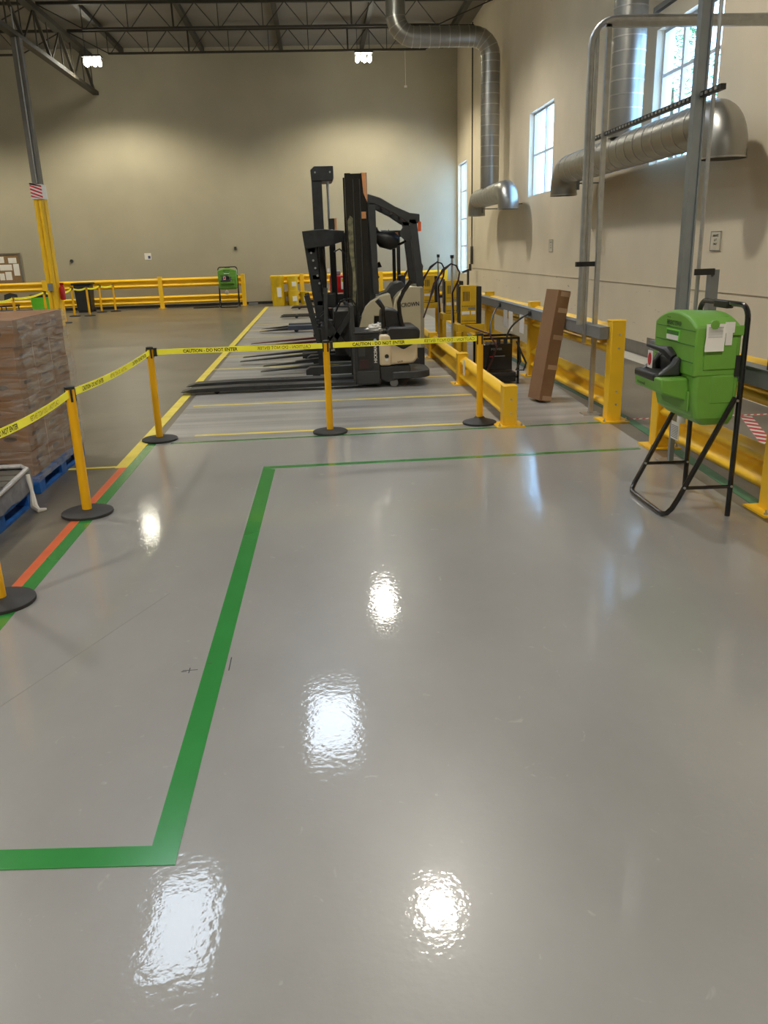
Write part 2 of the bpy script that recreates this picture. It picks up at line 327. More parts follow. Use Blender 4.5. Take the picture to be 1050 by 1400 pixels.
# pen marks on the coating beside the tape
pm = MB().box(-.73, -.66, 3.455, 3.459, .0015, .0022).box(-.735, -.71, 3.445, 3.449, .0015, .0022).box(-.70, -.696, 3.43, 3.48, .0015, .0022).box(-.515, -.51, 3.43, 3.56, .0015, .0022).box(-.62, -.60, 3.505, 3.51, .0045, .005)
struct('pen_mark', pm, INK)
# joint in the coating running across
struct('trim_2', MB().bar((-.95, 4.4, .0012), (-1.5, 3.2, .0012), .004, .002), mat('faint joint', srgb(140, 138, 134), .5))

# roof framing
def joist(y, x0, x1, label, ends):
    t = Thing('roof_joist', label, 'joist', ((x0+x1)/2, y, 8.1), 'open web roof joists')
    t.part('top_chord', MB().box(x0, x1, y-.045, y+.045, 8.70, 8.78), STEELD)
    a, b = ends; t.part('bottom_chord', MB().box(a, b, y-.035, y+.035, 8.06, 8.12), STEELD)
    t.part('end_web', MB().bar((a, y, 8.1), (x0 if x0 > -9 else a-1.2, y, 8.72), .03), STEELD)
    t.part('end_web', MB().bar((b, y, 8.1), (x1, y, 8.72), .03), STEELD)
    n = max(2, int(round((b-a)/1.28))); st = (b-a)/n; dm = None
    for i in range(n):
        xa = a+i*st
        for p, q, w in (((xa+.1, 8.12), (xa+st/2-.03, 8.70), .022), ((xa+st/2+.03, 8.70), (xa+st-.1, 8.12), .022), ((xa, 8.1), (xa, 8.72), .05 if i % 4 == 2 else .022)):
            t.part('web', MB().bar((p[0], y, p[1]), (q[0], y, q[1]), w), STEELD)
joist(26.7, -7.5, 5.5, 'nearer of the two dark open web roof joists under the ceiling', (-6.3, 3.9))
joist(29.7, -7.5, 5.5, 'dark open web roof joist just in front of the back wall lamps', (-6.3, 3.9))
joist(26.7, -19.9, -7.7, 'dark open web roof joist beyond the girder over the column', (-18.6, -9.0))
joist(29.7, -19.9, -7.7, 'open web roof joist beyond the girder nearest the back wall', (-18.6, -9.0))
g = Thing('girder_truss', 'deep dark steel girder truss running over the column to the back wall', 'truss', (-7.6, 12, 7.5))
g.part('top_chord', MB().box(-7.72, -7.48, YN, 32.98, 8.55, 8.70), STEELD)
g.part('bottom_chord', MB().box(-7.70, -7.50, YN, 32.98, 7.46, 7.58), STEELD)
for i in range(12):
    y = 33-.25-i*2.44
    g.part('web', MB().bar((-7.6, y, 7.56), (-7.6, y-1.22, 8.58), .08), STEELD); g.part('web', MB().bar((-7.6, y-2.4, 7.56), (-7.6, y-1.22, 8.58), .04), STEELD)
    g.part('web', MB().bar((-7.6, y-1.22, 7.56), (-7.6, y-1.22, 8.58), .035), STEELD); g.part('web', MB().bar((-7.62, y, 7.56), (-7.62, y, 8.58), .03), STEELD)
for i, x in enumerate((-12.2, -9.4, -6.53, -3.7, -.9, 2.0, 4.9)):
    solo('roof_purlin', MB().box(x-.07, x+.07, 20, 32.98, 8.79, 8.95), STEELD, ['roof purlin over the notice board side of the hall', 'roof purlin just past the girder truss', 'roof purlin running beside the girder truss', 'second roof purlin from the girder truss on the lit side',
          'roof purlin over the middle of the back wall', 'roof purlin over the cluster lamp near the duct', 'roof purlin close to the window wall above the duct'][i], 'purlin', (x, 26, 8.79), 'roof purlins')
# wires from roof
solo('pull_cord', MB().tube([(3.22, 29.7, 8.07), (3.22, 29.7, 7.02)], .007).cbox((3.22, 29.7, 7.0), (.09, .03, .06)), WHT, 'thin white cord hanging from the joist before the back wall', 'cord', (3.22, 29.7, 7.0))
# column
c = Thing('steel_column', 'tall grey roof column with yellow guard and striped band', 'column', (-7.6, 24.8, 0))
c.part('shaft', MB().box(-7.72, -7.48, 24.70, 24.92, 3.86, 7.46), COLM); c.part('core', MB().box(-7.70, -7.50, 24.72, 24.90, 0, 3.86), COLM)
c.part('conduit', MB().tube([(-7.58, 24.68, 3.9), (-7.58, 24.68, 8.2)], .018), GALV)
gm = MB()
for x in (-7.725, -7.6, ): gm.lathe([(.068, .02), (.068, 3.48)], (x+.06, 24.66, 0), 12)
gm.box(-7.74, -7.45, 24.68, 24.95, .02, 3.48)
c.part('guard', gm, YEL, label='yellow ribbed column guard')
bd = c.part('band', MB().box(-7.75, -7.44, 24.56, 24.96, 3.48, 3.86), WHT); st = MB()
for i in range(5):
    z = 3.42+i*.09; st.prism([(-7.75, max(3.48, z+.12)), (-7.75, min(3.86, z+.165)), (-7.44, min(3.86, max(3.48, z+.045))), (-7.44, max(3.48, z))], 'y', 24.553, 24.559)
c.sub(bd, 'stripe', st, REDP, kind='stuff')
c.part('junction_box', MB().cbox((-7.6, 24.55, 1.14), (.12, .08, .2)), GREY)

# lamps
def lamp(x, y, label):
    t = Thing('high_bay_lamp', label, 'lamp', (x, y, 7.85), 'high bay lamps')
    t.part('housing', MB().box(x-.3, x+.3, y-.2, y+.2, 8.0, 8.06), DGR)
    t.part('hanger', MB().tube([(x-.2, y, 8.06), (x-.2, y, 8.9)], .01).tube([(x+.2, y, 8.06), (x+.2, y, 8.9)], .01), DGR)
    for dx, dy in ((-.2, -.1), (-.04, -.1), (.2, -.1), (-.2, .1), (.2, .1), (.04, .1)):
        b = t.part('bulb', MB().lathe([(.02, .15), (.045, .1), (.06, .0), (.05, -.07), (.012, -.09)], (x+dx, y+dy, 7.85), 10), BULB)
    l = bpy.data.lights.new('lamp_light', 'SPOT'); l.energy = LAMP_W*(1.4 if y > 28 else 1.6 if y < 0 else 1); l.color = (1, .93, .72) if y > 28 else (1, .955, .86); l.spot_size = math.radians(148); l.spot_blend = .5; l.shadow_soft_size = .25  # added lamps behind camera brightened for front faces, back row for wall pools
    o = bpy.data.objects.new('lamp_light', l); C.objects.link(o); o.parent = t.o; o.location = (0, 0, -.12)
LN = ['high bay lamp cluster glowing beneath the joist near the silver duct', 'high bay lamp over the parked lift trucks', 'high bay lamp over the caution belt line', 'high bay lamp cluster glowing beside the girder truss',
      'added unseen high bay lamp along the girder above the open floor', 'added unseen high bay lamp above the wrapped pallets', 'added unseen high bay lamp behind the viewer by the window wall', 'added unseen high bay lamp behind the viewer by the girder',
      'added unseen high bay lamp in the far bay before the notice board', 'added unseen high bay lamp in the middle of the far bay', 'added unseen high bay lamp in the near end of the far bay']
for (x, y), nme in zip(LAMPS, LN): lamp(x, y, nme)
for (x, y, w, d), nme in zip(SKYLIGHTS, ('roof skylight over the lift truck stalls', 'roof skylight over the near coated floor', 'roof skylight in the far bay')):
    t = Thing('skylight', nme, 'skylight', (x, y, ZC-.06))
    t.part('frame', MB().box(x-w/2-.06, x+w/2+.06, y-d/2-.06, y-d/2, ZC-.12, ZC).box(x-w/2-.06, x+w/2+.06, y+d/2, y+d/2+.06, ZC-.12, ZC).box(x-w/2-.06, x-w/2, y-d/2, y+d/2, ZC-.12, ZC).box(x+w/2, x+w/2+.06, y-d/2, y+d/2, ZC-.12, ZC), TRIMW)
    t.part('diffuser', MB().box(x-w/2, x+w/2, y-d/2, y+d/2, ZC-.05, ZC-.03), LENS)

# ================================================================ DUCTS
def arc(c, a0, a1, r, ua, ub, n=7):
    c, ua, ub = Vector(c), Vector(ua), Vector(ub)
    return [c+ua*(r*math.cos(a0+(a1-a0)*i/n))+ub*(r*math.sin(a0+(a1-a0)*i/n)) for i in range(n+1)]
def duct(label, X, yv, y0, y1, zman, r, top, horiz=None, loc=None):
    t = Thing('air_duct', label, 'duct', loc or (X, yv, zman))
    Xv, Yv, Zv = Vector((1, 0, 0)), Vector((0, 1, 0)), Vector((0, 0, 1))
    if horiz:
        zt, xl = horiz; R = .5
        run = [Vector((X, yv, zman+r*.8))]+[Vector((X, yv, zman+.8+i)) for i in range(int(zt-R-zman-.8)+1)]
        run += arc((X-R, yv, zt-R), 0, PI/2, R, Xv, Zv, 6); run.append(Vector((xl+R, yv, zt)))
        run += arc((xl+R, yv, zt+R), PI, PI, 0, Xv, Zv, 1)[:0]
        run += [Vector((xl+R, yv, zt+R))+Vector((-math.sin(a)*R, 0, -math.cos(a)*R)) for a in [PI/2*i/6 for i in range(1, 7)]]
        run.append(Vector((xl, yv, ZC)))
        t.part('riser', MB().tube(run, r, 24), DUCT, ang=60)
        sm = MB()
        z = zman+.75
        while z < zt-R: sm.tube([(X, yv, z), (X, yv, z+.02)], r+.007, 24); z += .26
        x = X-R-.1
        while x > xl+R: sm.tube([(x, yv, zt), (x-.02, yv, zt)], r+.007, 24); x -= .26
        for P, q in ((Vector((X-R, yv, zt-R)), 0), (Vector((xl+R, yv, zt+R)), 1)):
            for a in (.1, .45, .8, 1.1, 1.47):
                d = Vector((math.cos(a), 0, math.sin(a)))*R if q == 0 else Vector((-math.sin(a), 0, -math.cos(a)))*R
                tg = Vector((-math.sin(a), 0, math.cos(a))) if q == 0 else Vector((-math.cos(a), 0, math.sin(a)))
                sm.tube([P+d, P+d+tg*.02], r+.006, 24)
        t.part('seam', sm, SEAM, kind='stuff')
    else:
        t.part('riser', MB().tube([(X, yv, zman+r*.8), (X, yv, top)], r, 24), DUCT, ang=60)
        sm = MB(); z = zman+.6
        while z < top: sm.tube([(X, yv, z), (X, yv, z+.018)], r+.006, 24); z += .2
        t.part('seam', sm, SEAM, kind='stuff')
    R = r+.08
    man = [Vector((X, y0+.0, zman-R-.12)), Vector((X, y0, zman-R))]
    man += [Vector((X, y0+R-math.cos(a)*R, zman-R+math.sin(a)*R)) for a in [PI/2*i/6 for i in range(1, 7)]]
    man += [Vector((X, y1-R+math.sin(a)*R, zman-R+math.cos(a)*R)) for a in [PI/2*i/6 for i in range(0, 7)]]
    man += [Vector((X, y1, zman-R-.12))]
    t.part('manifold', MB().tube(man, r*1.02, 24, cap=False), DUCT, ang=60)
    sm = MB(); y = y0+R+.3
    while y < y1-R: sm.tube([(X, y, zman), (X, y+.018, zman)], r*1.02+.006, 24); y += .35
    for yy in (y0, y1): sm.tube([(X, yy, zman-R-.12), (X, yy, zman-R-.1)], r*1.02+.008, 24, cap=False)
    t.part('seam', sm, SEAM, kind='stuff')
    for yy in (y0+.9, y1-.9): t.part('bracket', MB().box(X-.03, X+.03, yy-.03, yy+.03, zman-r*1.6, zman-r*.9).box(X, XR, yy-.02, yy+.02, zman-r*1.2, zman-r*1.1), GREY)
duct('silver spiral duct rising and bending across under the roof near the corner', 4.92, 24.1, 21.7, 26.0, 3.22, .255, 0, (7.2, 2.38))
duct('silver duct crossing in front of the window with a riser to the roof', 4.97, 13.75, 10.3, 17.0, 3.24, .255, ZC)

# conduits and struts
def conduit_a():
    t = Thing('conduit_run', 'grey steel conduit pair bending over to the wall behind the tall post', 'conduit', (2.95, 9.0, 0))
    pts = [(2.88, 9.05, 1.0), (2.88, 9.05, 3.75)]+[(2.88+.25*(1-math.cos(a)), 9.05, 3.75+.25*math.sin(a)) for a in [PI/2*i/6 for i in range(1, 7)]]+[(5.5, 9.05, 4.0)]
    t.part('conduit', MB().tube(pts, .034, 10), GALV)
    t.part('strut', MB().box(3.0, 3.045, 8.93, 8.98, .01, 3.93).box(3.0, 5.5, 8.93, 8.98, 3.9, 3.945), GALV)
    t.part('strut', MB().box(2.925, 2.955, 9.03, 9.07, .8, 3.9), GALV)
    t.part('base_plate', MB().box(2.92, 3.12, 8.86, 9.04, .002, .012), GALV)
    t.part('clamp', MB().box(2.86, 3.05, 9.0, 9.02, 1.62, 1.67).cbox((2.83, 9.03, 1.645), (.05, .05, .05)), BLK)
    t.part('tray_strut', MB().box(3.52, 3.57, 6.3, 9.1, 4.05, 4.1), DGR)
    return t
conduit_a()
t = Thing('conduit_post', 'thick grey strut post with thin conduit behind the eyewash stand', 'conduit', (3.05, 6.75, 0))
t.part('strut', MB().box(2.975, 2.99, 6.72, 6.80, .90, 5.4).box(3.05, 3.065, 6.72, 6.80, .90, 5.4).box(2.99, 3.05, 6.735, 6.80, .90, 5.4).box(3.0, 3.04, 6.72, 6.76, .012, .9), mat('blue grey strut', srgb(150, 158, 164), .35, metal=.6))
t.part('conduit', MB().tube([(3.165, 6.82, 1.06), (3.165, 6.82, 5.4)], .017, 8), GALV)
t.part('side_channel', MB().box(3.24, 3.31, 6.74, 6.82, 1.08, 1.62), GREY)
t.part('bracket', MB().box(3.09, 3.26, 6.72, 6.735, 1.58, 1.63), BLK)
t.part('base_plate', MB().box(2.92, 3.12, 6.64, 6.84, .002, .012), GALV)
t = Thing('perforated_strut', 'black perforated strut bridging the two conduit posts', 'strut', (3.04, 8, 2.92))
sb = t.part('strut', MB().box(3.02, 3.06, 6.4, 9.35, 2.905, 2.945), BLK); hm = MB()
for i in range(36): hm.box(3.012, 3.019, 6.45+i*.08, 6.45+i*.08+.035, 2.915, 2.935)
t.sub(sb, 'hole', hm, GALV, kind='stuff')
solo('vertical_channel', MB().box(2.98, 3.05, 4.95, 5.27, 1.009, 1.42), DGR, 'dark grey upright channel at the frame edge beside the near guard rail', 'channel', (3.02, 5.1, 1.009))
solo('corner_pipe', MB().tube([(5.42, 29.5, 8.8), (5.42, 29.5, 1.9)], .022).tube([(5.42, 29.5, 1.9), (5.42, 29.5, 1.3)], .05), STEELD, 'thin dark pipe running down the wall below the far duct', 'pipe', (5.42, 29.5, 1.3))
solo('standpipe', MB().tube([(5.2, 29, 0), (5.2, 29, 1.12)], .04).bar((5.0, 29, 1.05), (5.3, 29, 1.15), .07).bar((5.27, 29, 1.1), (5.27, 29, 1.32), .08), STEELD, 'small dark standpipe beside the tall corner window', 'pipe', (5.2, 29, 0))
solo('wall_plate', MB().box(5.48, 5.499, 30.32, 30.44, 1.78, 2.25), WHT, 'narrow white plate beside the tall corner window', 'plate', (5.49, 30.4, 1.78))

# ================================================================ GUARD RAILS
def rail_profile(z0, h, d, side=0):
    """closed corrugated profile (offset, z)"""
    n = 24; fr = []; bk = []
    for i in range(n+1):
        u = i/n; w = (math.sin((.07+.86*u)*4*PI-PI/2)+1)/2; w = w**.9
        fr.append((-d/2+d*w, z0+h*u)); bk.append((-d/2+d*w-.014, z0+h*u))
    return fr+bk[::-1]
def post_mesh(x, y, h, w=.15):
    return MB().box(x-w/2, x+w/2, y-w/2, y+w/2, .012, h-.012).box(x-w/2-.004, x+w/2+.004, y-w/2-.004, y+w/2+.004, h-.012, h)
def post_parts(t, x, y, h, w, bolts, plate=.3):
    p = t.part('post', post_mesh(x, y, h, w), YEL, bev=.006)
    t.sub(p, 'base_plate', MB().box(x-plate/2, x+plate/2, y-plate/2, y+plate/2, .002, .016), YEL)
    for dx in (-1, 1): t.sub(p, 'anchor_bolt', MB().lathe([(.014, .016), (.014, .03), (.006, .032), (.006, .05)], (x+dx*plate*.4, y-plate*.38, 0), 6), GALV)
    for z in bolts: t.sub(p, 'bolt', MB().tube([(x+.01, y-w/2-.012, z), (x+.01, y-w/2, z)], .011, 6), GALV)
def rail_y(name, label, X, posts, h, rails, w=.15, yend=None, cat='guard rail', x2=None):
    t = Thing(name, label, cat, (X, posts[0], 0))
    for i, y in enumerate(posts): post_parts(t, X, y, h, w, [z0+hh*k for z0, hh in rails for k in (.28, .72)] if i == 0 else [], .3)
    ends = posts+([yend] if yend else [])
    for a, b in zip(ends[:-1], ends[1:]):
        for z0, hh in rails:
            t.part('rail', MB().prism([(X-p[0], p[1]) for p in rail_profile(z0, hh, .10)], 'y', a+w/2*(1 if a in posts else 0), b-w/2*(1 if b in posts else 0)), YEL, ang=60)
    return t
rail_y('guard_rail', 'tall yellow double guard rail along the chargers behind the cardboard box', 3.13, [8.56, 12.0, 15.2, 18.4], 1.08, [(.10, .32), (.70, .32)], yend=20.6)
rail_y('guard_rail', 'yellow double guard rail behind the green eyewash station', 3.15, [7.30, 5.27, 2.2], 1.08, [(.10, .32), (.70, .32)])
rail_y('low_guard_rail', 'knee high yellow guard rail in front of the chargers', 1.98, [8.55, 11.5, 14.6, 17.7], .44, [(.05, .34)], yend=20)
def rail_x(name, label, Y, posts, h, rails, ends=()):
    t = Thing(name, label, 'guard rail', (posts[0], Y, 0)); w = .15
    for x in posts: post_parts(t, x, Y, h, w, [], .28)
    e = sorted(list(posts)+list(ends))
    for a, b in zip(e[:-1], e[1:]):
        for z0, hh in rails:
            t.part('rail', MB().prism([(Y-p[0], p[1]) for p in rail_profile(z0, hh, .085)], 'x', a, b), YEL, ang=60)
rail_x('guard_rail', 'long yellow double guard rail along the back wall ending at the far eyewash', 32.3, [-14.5, -10.2, -5.95, -2.85], 1.16, [(.16, .3), (.76, .34)], (-19,))
rail_x('guard_rail', 'yellow double guard rail along the back wall behind the buckets and trucks', 32.3, [-.62, 2.4, 4.9], 1.10, [(.14, .3), (.74, .34)], (-1.8,))
# electrical trough on the tall rails
def trough(x, y0, y1, label, outlets):
    t = Thing('cable_trough', label, 'trough', (x, y0, .88))
    t.part('body', MB().box(x-.05, x+.05, y0, y1, .88, 1.0), GREY, bev=.004)
    t.part('lid', MB().box(x-.055, x+.055, y0, y1, 1.0, 1.008), GREY)
    for y in outlets: t.part('outlet', MB().tube([(x-.06, y, .95), (x-.09, y, .95)], .04, 10), BLK)
    return t
trough(3.0, 8.56, 20.4, 'grey cable trough along the tall rail above the battery charger', (11.45, 13.4, 15.3))
trough(3.02, 4.3, 7.25, 'grey cable trough along the rail behind the eyewash station', ())
for k, (y, dz) in enumerate(((12.98, 0), (12.62, -.03), (11.9, .0))):
    solo('paper_tag', MB().box(2.925, 2.93, y-.13, y+.13, .64+dz, .9), WHT, ['white paper sheet hanging from the trough by the far outlet', 'white paper sheet hanging between the other two on the trough', 'white paper sheet hanging beside the near trough outlet'][k], 'paper', (2.93, y, .64), 'papers on the trough')
solo('rail_sticker', MB().box(1.918, 1.923, 10.95, 11.08, .2, .4), WHT, 'white tag stuck on the low guard rail beside its second post', 'tag', (1.92, 11, .2))

# ================================================================ STANCHIONS
def stanchion_parts(t, x, y, dome=.035, R=.185):
    t.part('base', MB().lathe([(R, .002), (R+.002, .012), (R, .022), (R-.012, .028), (.07, .028+dome*.6), (.045, .03+dome)], (x, y, 0), 32), RUB)
    t.part('pole', MB().lathe([(.036, .03), (.034, .86), (.034, .955)], (x, y, 0), 20), YELP)
    t.part('cap', MB().lathe([(.037, .955), (.038, .975), (.03, .98)], (x, y, 0), 20), BLK)
    for a in range(4):
        M = Matrix.Translation((x, y, 0)) @ Matrix.Rotation(a*PI/2+.5, 4, 'Z')
        t.part('slot', MB().box(.030, .039, -.008, .008, .865, .958, M), BLK)
def belt(t, a, b, z, sag, text=True, w=.055, first=.12, mirror_first=False, hood=True):
    a, b = Vector((*a, z)), Vector((*b, z)); d = (b-a); L = d.length; ux = d/L; a2 = a+ux*.036; b2 = b-ux*.036; L -= .072
    nn = Vector((ux.y, -ux.x, 0))
    if nn.dot(Vector((0, 0, 1.85))-Vector((a.x, a.y, 1.85))) < 0: nn = -nn
    P = lambda s: a2+ux*s+Vector((0, 0, -4*sag*(s/L)*(1-s/L)))
    n = 24; vs = []; fs = []
    for i in range(n+1):
        p = P(L*i/n); vs += [p+Vector((0, 0, -w/2))-nn*.001, p+Vector((0, 0, w/2))-nn*.001, p+Vector((0, 0, w/2))+nn*.001, p+Vector((0, 0, -w/2))+nn*.001]
    for i in range(n):
        for j in range(4): fs.append((i*4+j, i*4+(j+1) % 4, i*4+4+(j+1) % 4, i*4+4+j))
    fs += [(3, 2, 1, 0), (n*4, n*4+1, n*4+2, n*4+3)]
    be = t.part('belt', MB().add(vs, fs), BELT)
    if hood: t.part('belt_clip', MB().cbox(b2-ux*.02, (.03, .03, .085), Matrix.Rotation(math.atan2(ux.y, ux.x), 4, 'Z')), BLK)
    if text:
        vs0, fs0, tw = text_mesh('CAUTION - DO NOT ENTER'); h = .034; wl = .56; s = first; k = 1 if mirror_first else 0
        flip = ux.cross(Vector((0, 0, 1))).dot(nn) < 0     # letters must read from the nn side
        dark, faint = MB(), MB()
        while s+wl < L-.02:
            tgt = dark if k % 2 == 0 else faint
            def u(x):
                q = x/tw*wl
                if k % 2: q = wl-q
                return q
            vv = []
            for x, yv in vs0:
                q = s+u(x); 
                if flip: q = L-q
                p = P(q); vv.append(p+Vector((0, 0, (yv-.5)*h))+nn*.0018)
            tgt.add(vv, fs0); s += wl+.2; k += 1
        if dark.v: t.sub(be, 'lettering', dark, INKT, label='black CAUTION - DO NOT ENTER print')
        if faint.v: t.sub(be, 'lettering', faint, INKF, label='faint mirrored print showing through')
ST = [(-1.90, 4.40), (-1.85, 6.06), (-1.765, 8.60), (.045, 8.59), (1.695, 8.72)]
SL = ['yellow stanchion whose round base is cut by the frame edge', 'yellow belt stanchion beside the stretch wrapped pallet', 'yellow belt stanchion on the corner where green and yellow tapes meet', 'yellow belt stanchion in the middle in front of the lift trucks', 'yellow belt stanchion with domed base before the low rail post']
for i, (p, l) in enumerate(zip(ST, SL)):
    t = Thing('belt_stanchion', l, 'stanchion', (*p, 0), 'caution belt stanchions')
    stanchion_parts(t, *p, dome=.05 if i == 4 else .012, R=.185 if i > 1 else .19)
    if i: belt(t, p, ST[i-1], .925, .03 if i < 3 else .0, first={1: .05, 2: .25, 3: .30, 4: .24}[i])
FS = [(-8.3, 21.9), (-8.1, 22.9), (-8.43, 26.5), (-7.86, 26.4), (-8.42, 29.4), (-7.9, 29.35), (-7.95, 31.2), (-7.5, 31.4)]
FL = ['far yellow stanchion over the wrapped pallet nearest the frame edge', 'far yellow stanchion over the wrapped pallet, second from the frame edge', 'far yellow stanchion in front of the lime green bin', 'far yellow stanchion just beside the yellow column guard',
      'far yellow stanchion before the edge of the black bin nearer the column', 'far yellow stanchion before the other edge of the black bin', 'far yellow stanchion by the back rail nearer the black bin', 'far yellow stanchion by the back rail farther from the black bin']
for i, (p, l) in enumerate(zip(FS, FL)):
    t = Thing('belt_stanchion', l, 'stanchion', (*p, 0), 'far caution stanchions'); stanchion_parts(t, *p, dome=.02)
    if i: belt(t, p, FS[i-1], .925, .05, text=False)

# ================================================================ EYEWASH STATION
def eyewash(loc, rz, label, detail=True):
    """front faces local -x; width along y; origin on the floor under the rear frame"""
    t = Thing('eyewash_station', label, 'eyewash station', (0, 0, 0), 'eyewash stations'); o = t.o
    rd = lambda c, a0, a1, r, n=5: [(c[0], c[1]+r*math.cos(a0+(a1-a0)*i/n), c[2]+r*math.sin(a0+(a1-a0)*i/n)) for i in range(n+1)]
    hw = .35; r = .0185
    loop = [(0, -hw, 0), (0, -hw, 1.33)]+rd((0, -hw+.09, 1.35), PI, PI/2, .09)+rd((0, hw-.09, 1.35), PI/2, 0, .09)+[(0, hw, 1.33), (0, hw, 0)]
    t.part('rear_frame', MB().tube(loop, r, 10), BLKG)
    t.part('handle_grip', MB().box(-.025, .025, -.10, .10, 1.405, 1.455), BLK, bev=.008)
    fr = [(-.03, -hw+.0, .84), (-.365, -hw, .15), (-.405, -hw+.004, .075), (-.43, -hw+.025, .035), (-.445, -hw+.065, .0195), (-.45, -hw+.12, .0187), (-.45, hw-.12, .0187), (-.445, hw-.065, .0195), (-.43, hw-.025, .035), (-.405, hw-.004, .075), (-.365, hw, .15), (-.03, hw, .84)]
    t.part('front_frame', MB().tube(fr, r, 10), BLKG)
    t.part('cross_bar', MB().tube([(0, -hw, .215), (-.33, -hw, .22)], .013, 8), BLKG); t.part('cross_bar', MB().tube([(0, hw, .215), (-.33, hw, .22)], .013, 8), BLKG)
    for y in (-hw, hw):
        for p in ((-.02, .82), (0, .22), (-.335, .225)): t.part('bolt', MB().tube([(p[0], y-.022, p[1]), (p[0], y+.022, p[1])], .009, 6), GALV)
        t.part('bracket', MB().box(-.05, 0, y-.02 if y > 0 else y+.005, y-.005 if y > 0 else y+.02, .98, 1.12), BLK)
    # tank: lower body lofted sections (x front, x back, half width) rising in z
    def ring(z, xf, xb, w, ch=.05): return [(xf+ch, -w, z), (xb, -w, z), (xb, w, z), (xf+ch, w, z), (xf, w-ch, z), (xf, -w+ch, z)]
    body = MB().loft([ring(.645, -.22, -.03, .29, .03), ring(.70, -.295, -.02, .325, .03), ring(.80, -.315, -.015, .333, .02), ring(1.0, -.318, -.015, .335, .02)])
    t.part('tank', body, GREEN, bev=.01, ang=22)
    # hollowed belly panel
    t.part('belly_panel', MB().prism([(-.27, .74), (.12, .74), (.2, .80), (.2, .88), (-.27, .88)], 'x', -.325, -.31), GREEN, bev=.01)
    # upper cover with arched top
    def arch(x, zs, w, top, n=12): return [(x, -w, zs)]+[(x, -w+2*w*i/n, top-(.085)*(abs(2*i/n-1))**2.2) for i in range(n+1)]+[(x, w, zs)]
    cov = MB().loft([arch(-.335, .985, .335, 1.39), arch(-.30, .985, .34, 1.40), arch(-.02, .985, .335, 1.385)])
    cv = t.part('cover', cov, GREEN, bev=.012)
    for z in (1.28, 1.185, 1.075): t.sub(cv, 'groove_shade', MB().box(-.3375, -.334, -.33, .30, z, z+.006), DGREEN)  # darker green strips paint the shade of the cover grooves
    t.sub(cv, 'side_lid', MB().box(-.16, -.005, -.352, -.335, 1.25, 1.315), GREEN, bev=.006); t.sub(cv, 'side_panel', MB().box(-.27, -.05, -.347, -.33, 1.03, 1.24), GREEN, bev=.006)
    t.part('lower_side_panel', MB().box(-.20, -.04, -.338, -.32, .80, .99), GREEN, bev=.008)
    for y in (-.18, .18): t.sub(cv, 'rib', MB().box(-.29, -.05, y-.02, y+.02, 1.33, 1.365), GREEN, bev=.006)
    # tray
    tray = MB().box(-.50, -.31, -.22, .24, .855, .945)
    tr = t.part('tray', MB().prism([(-.51, .965), (-.30, .965), (-.30, .80), (-.50, .865)], 'y', -.24, .24), GREEN, bev=.014)
    t.part('bowl', MB().box(-.514, -.33, -.13, .235, .93, .985), BLK, bev=.015)
    # activation arm housing: two cheeks and a back plate, wedge shaped
    ck = [(-.49, .97), (-.335, .97), (-.335, 1.09), (-.36, 1.10), (-.39, 1.05)]
    t.part('arm_housing', MB().prism(ck, 'y', -.15, -.09).prism(ck, 'y', .15, .21).box(-.36, -.335, -.15, .21, .975, 1.08), DGR, bev=.012)
    t.part('activation_arm', MB().tube([(-.35, -.06, 1.08), (-.37, 0, 1.12), (-.39, .08, 1.13), (-.42, .24, 1.14)], .03, 10, radii=[.03, .038, .022, .012]), BLK)
    tg = t.part('inspection_tag', MB().box(-.462, -.458, .045, .125, 1.0, 1.12), WHT)
    t.sub(tg, 'mark', MB().prism([(.085+.03*math.cos(a), 1.062+.045*math.sin(a)) for a in [2*PI*i/12 for i in range(12)]], 'x', -.4645, -.4625), REDP)
    lb = t.part('instruction_label', MB().box(-.342, -.336, -.10, .12, 1.195, 1.27), LIME, bev=.002)
    t.sub(lb, 'panel', MB().box(-.3445, -.342, -.085, .105, 1.235, 1.262), DGREEN); t.sub(lb, 'panel', MB().box(-.3445, -.342, -.085, .105, 1.20, 1.232), WHT)
    if detail:
        tm = MB(); text_on(tm, 'EMERGENCY EYEWASH', (-.3385, .13, 1.30), (0, -1, 0), (0, 0, 1), .030, w=.24); text_on(tm, 'Honeywell', (-.3385, .13, 1.345), (0, -1, 0), (0, 0, 1), .008, w=.06); text_on(tm, 'CAUTION', (-.3385, .13, 1.285), (0, -1, 0), (0, 0, 1), .008, w=.06)
        t.part('lettering', tm, INKG, label='dark EMERGENCY EYEWASH print')
        tm = MB(); text_on(tm, 'Honeywell', (-.513, .16, .888), (0, -1, .0), (0, 0, 1), .022, w=.14); t.part('lettering', tm, INKG)
        pp = t.part('instruction_sheet', MB().loft([[(x, -.352-.012*q, z), (x+.13, -.352-.012*q, z-.0), (x+.13, -.354-.012*q, z), (x, -.354-.012*q, z)] for q, z, x in ((0, 1.33, -.275), (.5, 1.25, -.275), (.6, 1.19, -.28), (1.6, 1.155, -.285))]), WHT)
        ln = MB()
        for i in range(9): ln.box(-.262, -.165, -.3602, -.3595, 1.225+i*.009, 1.228+i*.009)
        ln.box(-.26, -.16, -.357, -.3565, 1.305, 1.31); t.sub(pp, 'print', ln, mat('grey print', srgb(150, 150, 150), .6), kind='stuff')
        t.part('folded_sheet', MB().box(-.15, -.085, -.358, -.355, 1.27, 1.34).box(-.14, -.095, -.356, -.353, 1.19, 1.27), WHT)
        t.part('drain_tag', MB().box(-.245, -.24, -.0, .13, .47, .60), WHT); ln = MB()
        for i in range(8): ln.box(-.2465, -.2455, .01, .12, .485+i*.012, .489+i*.012)
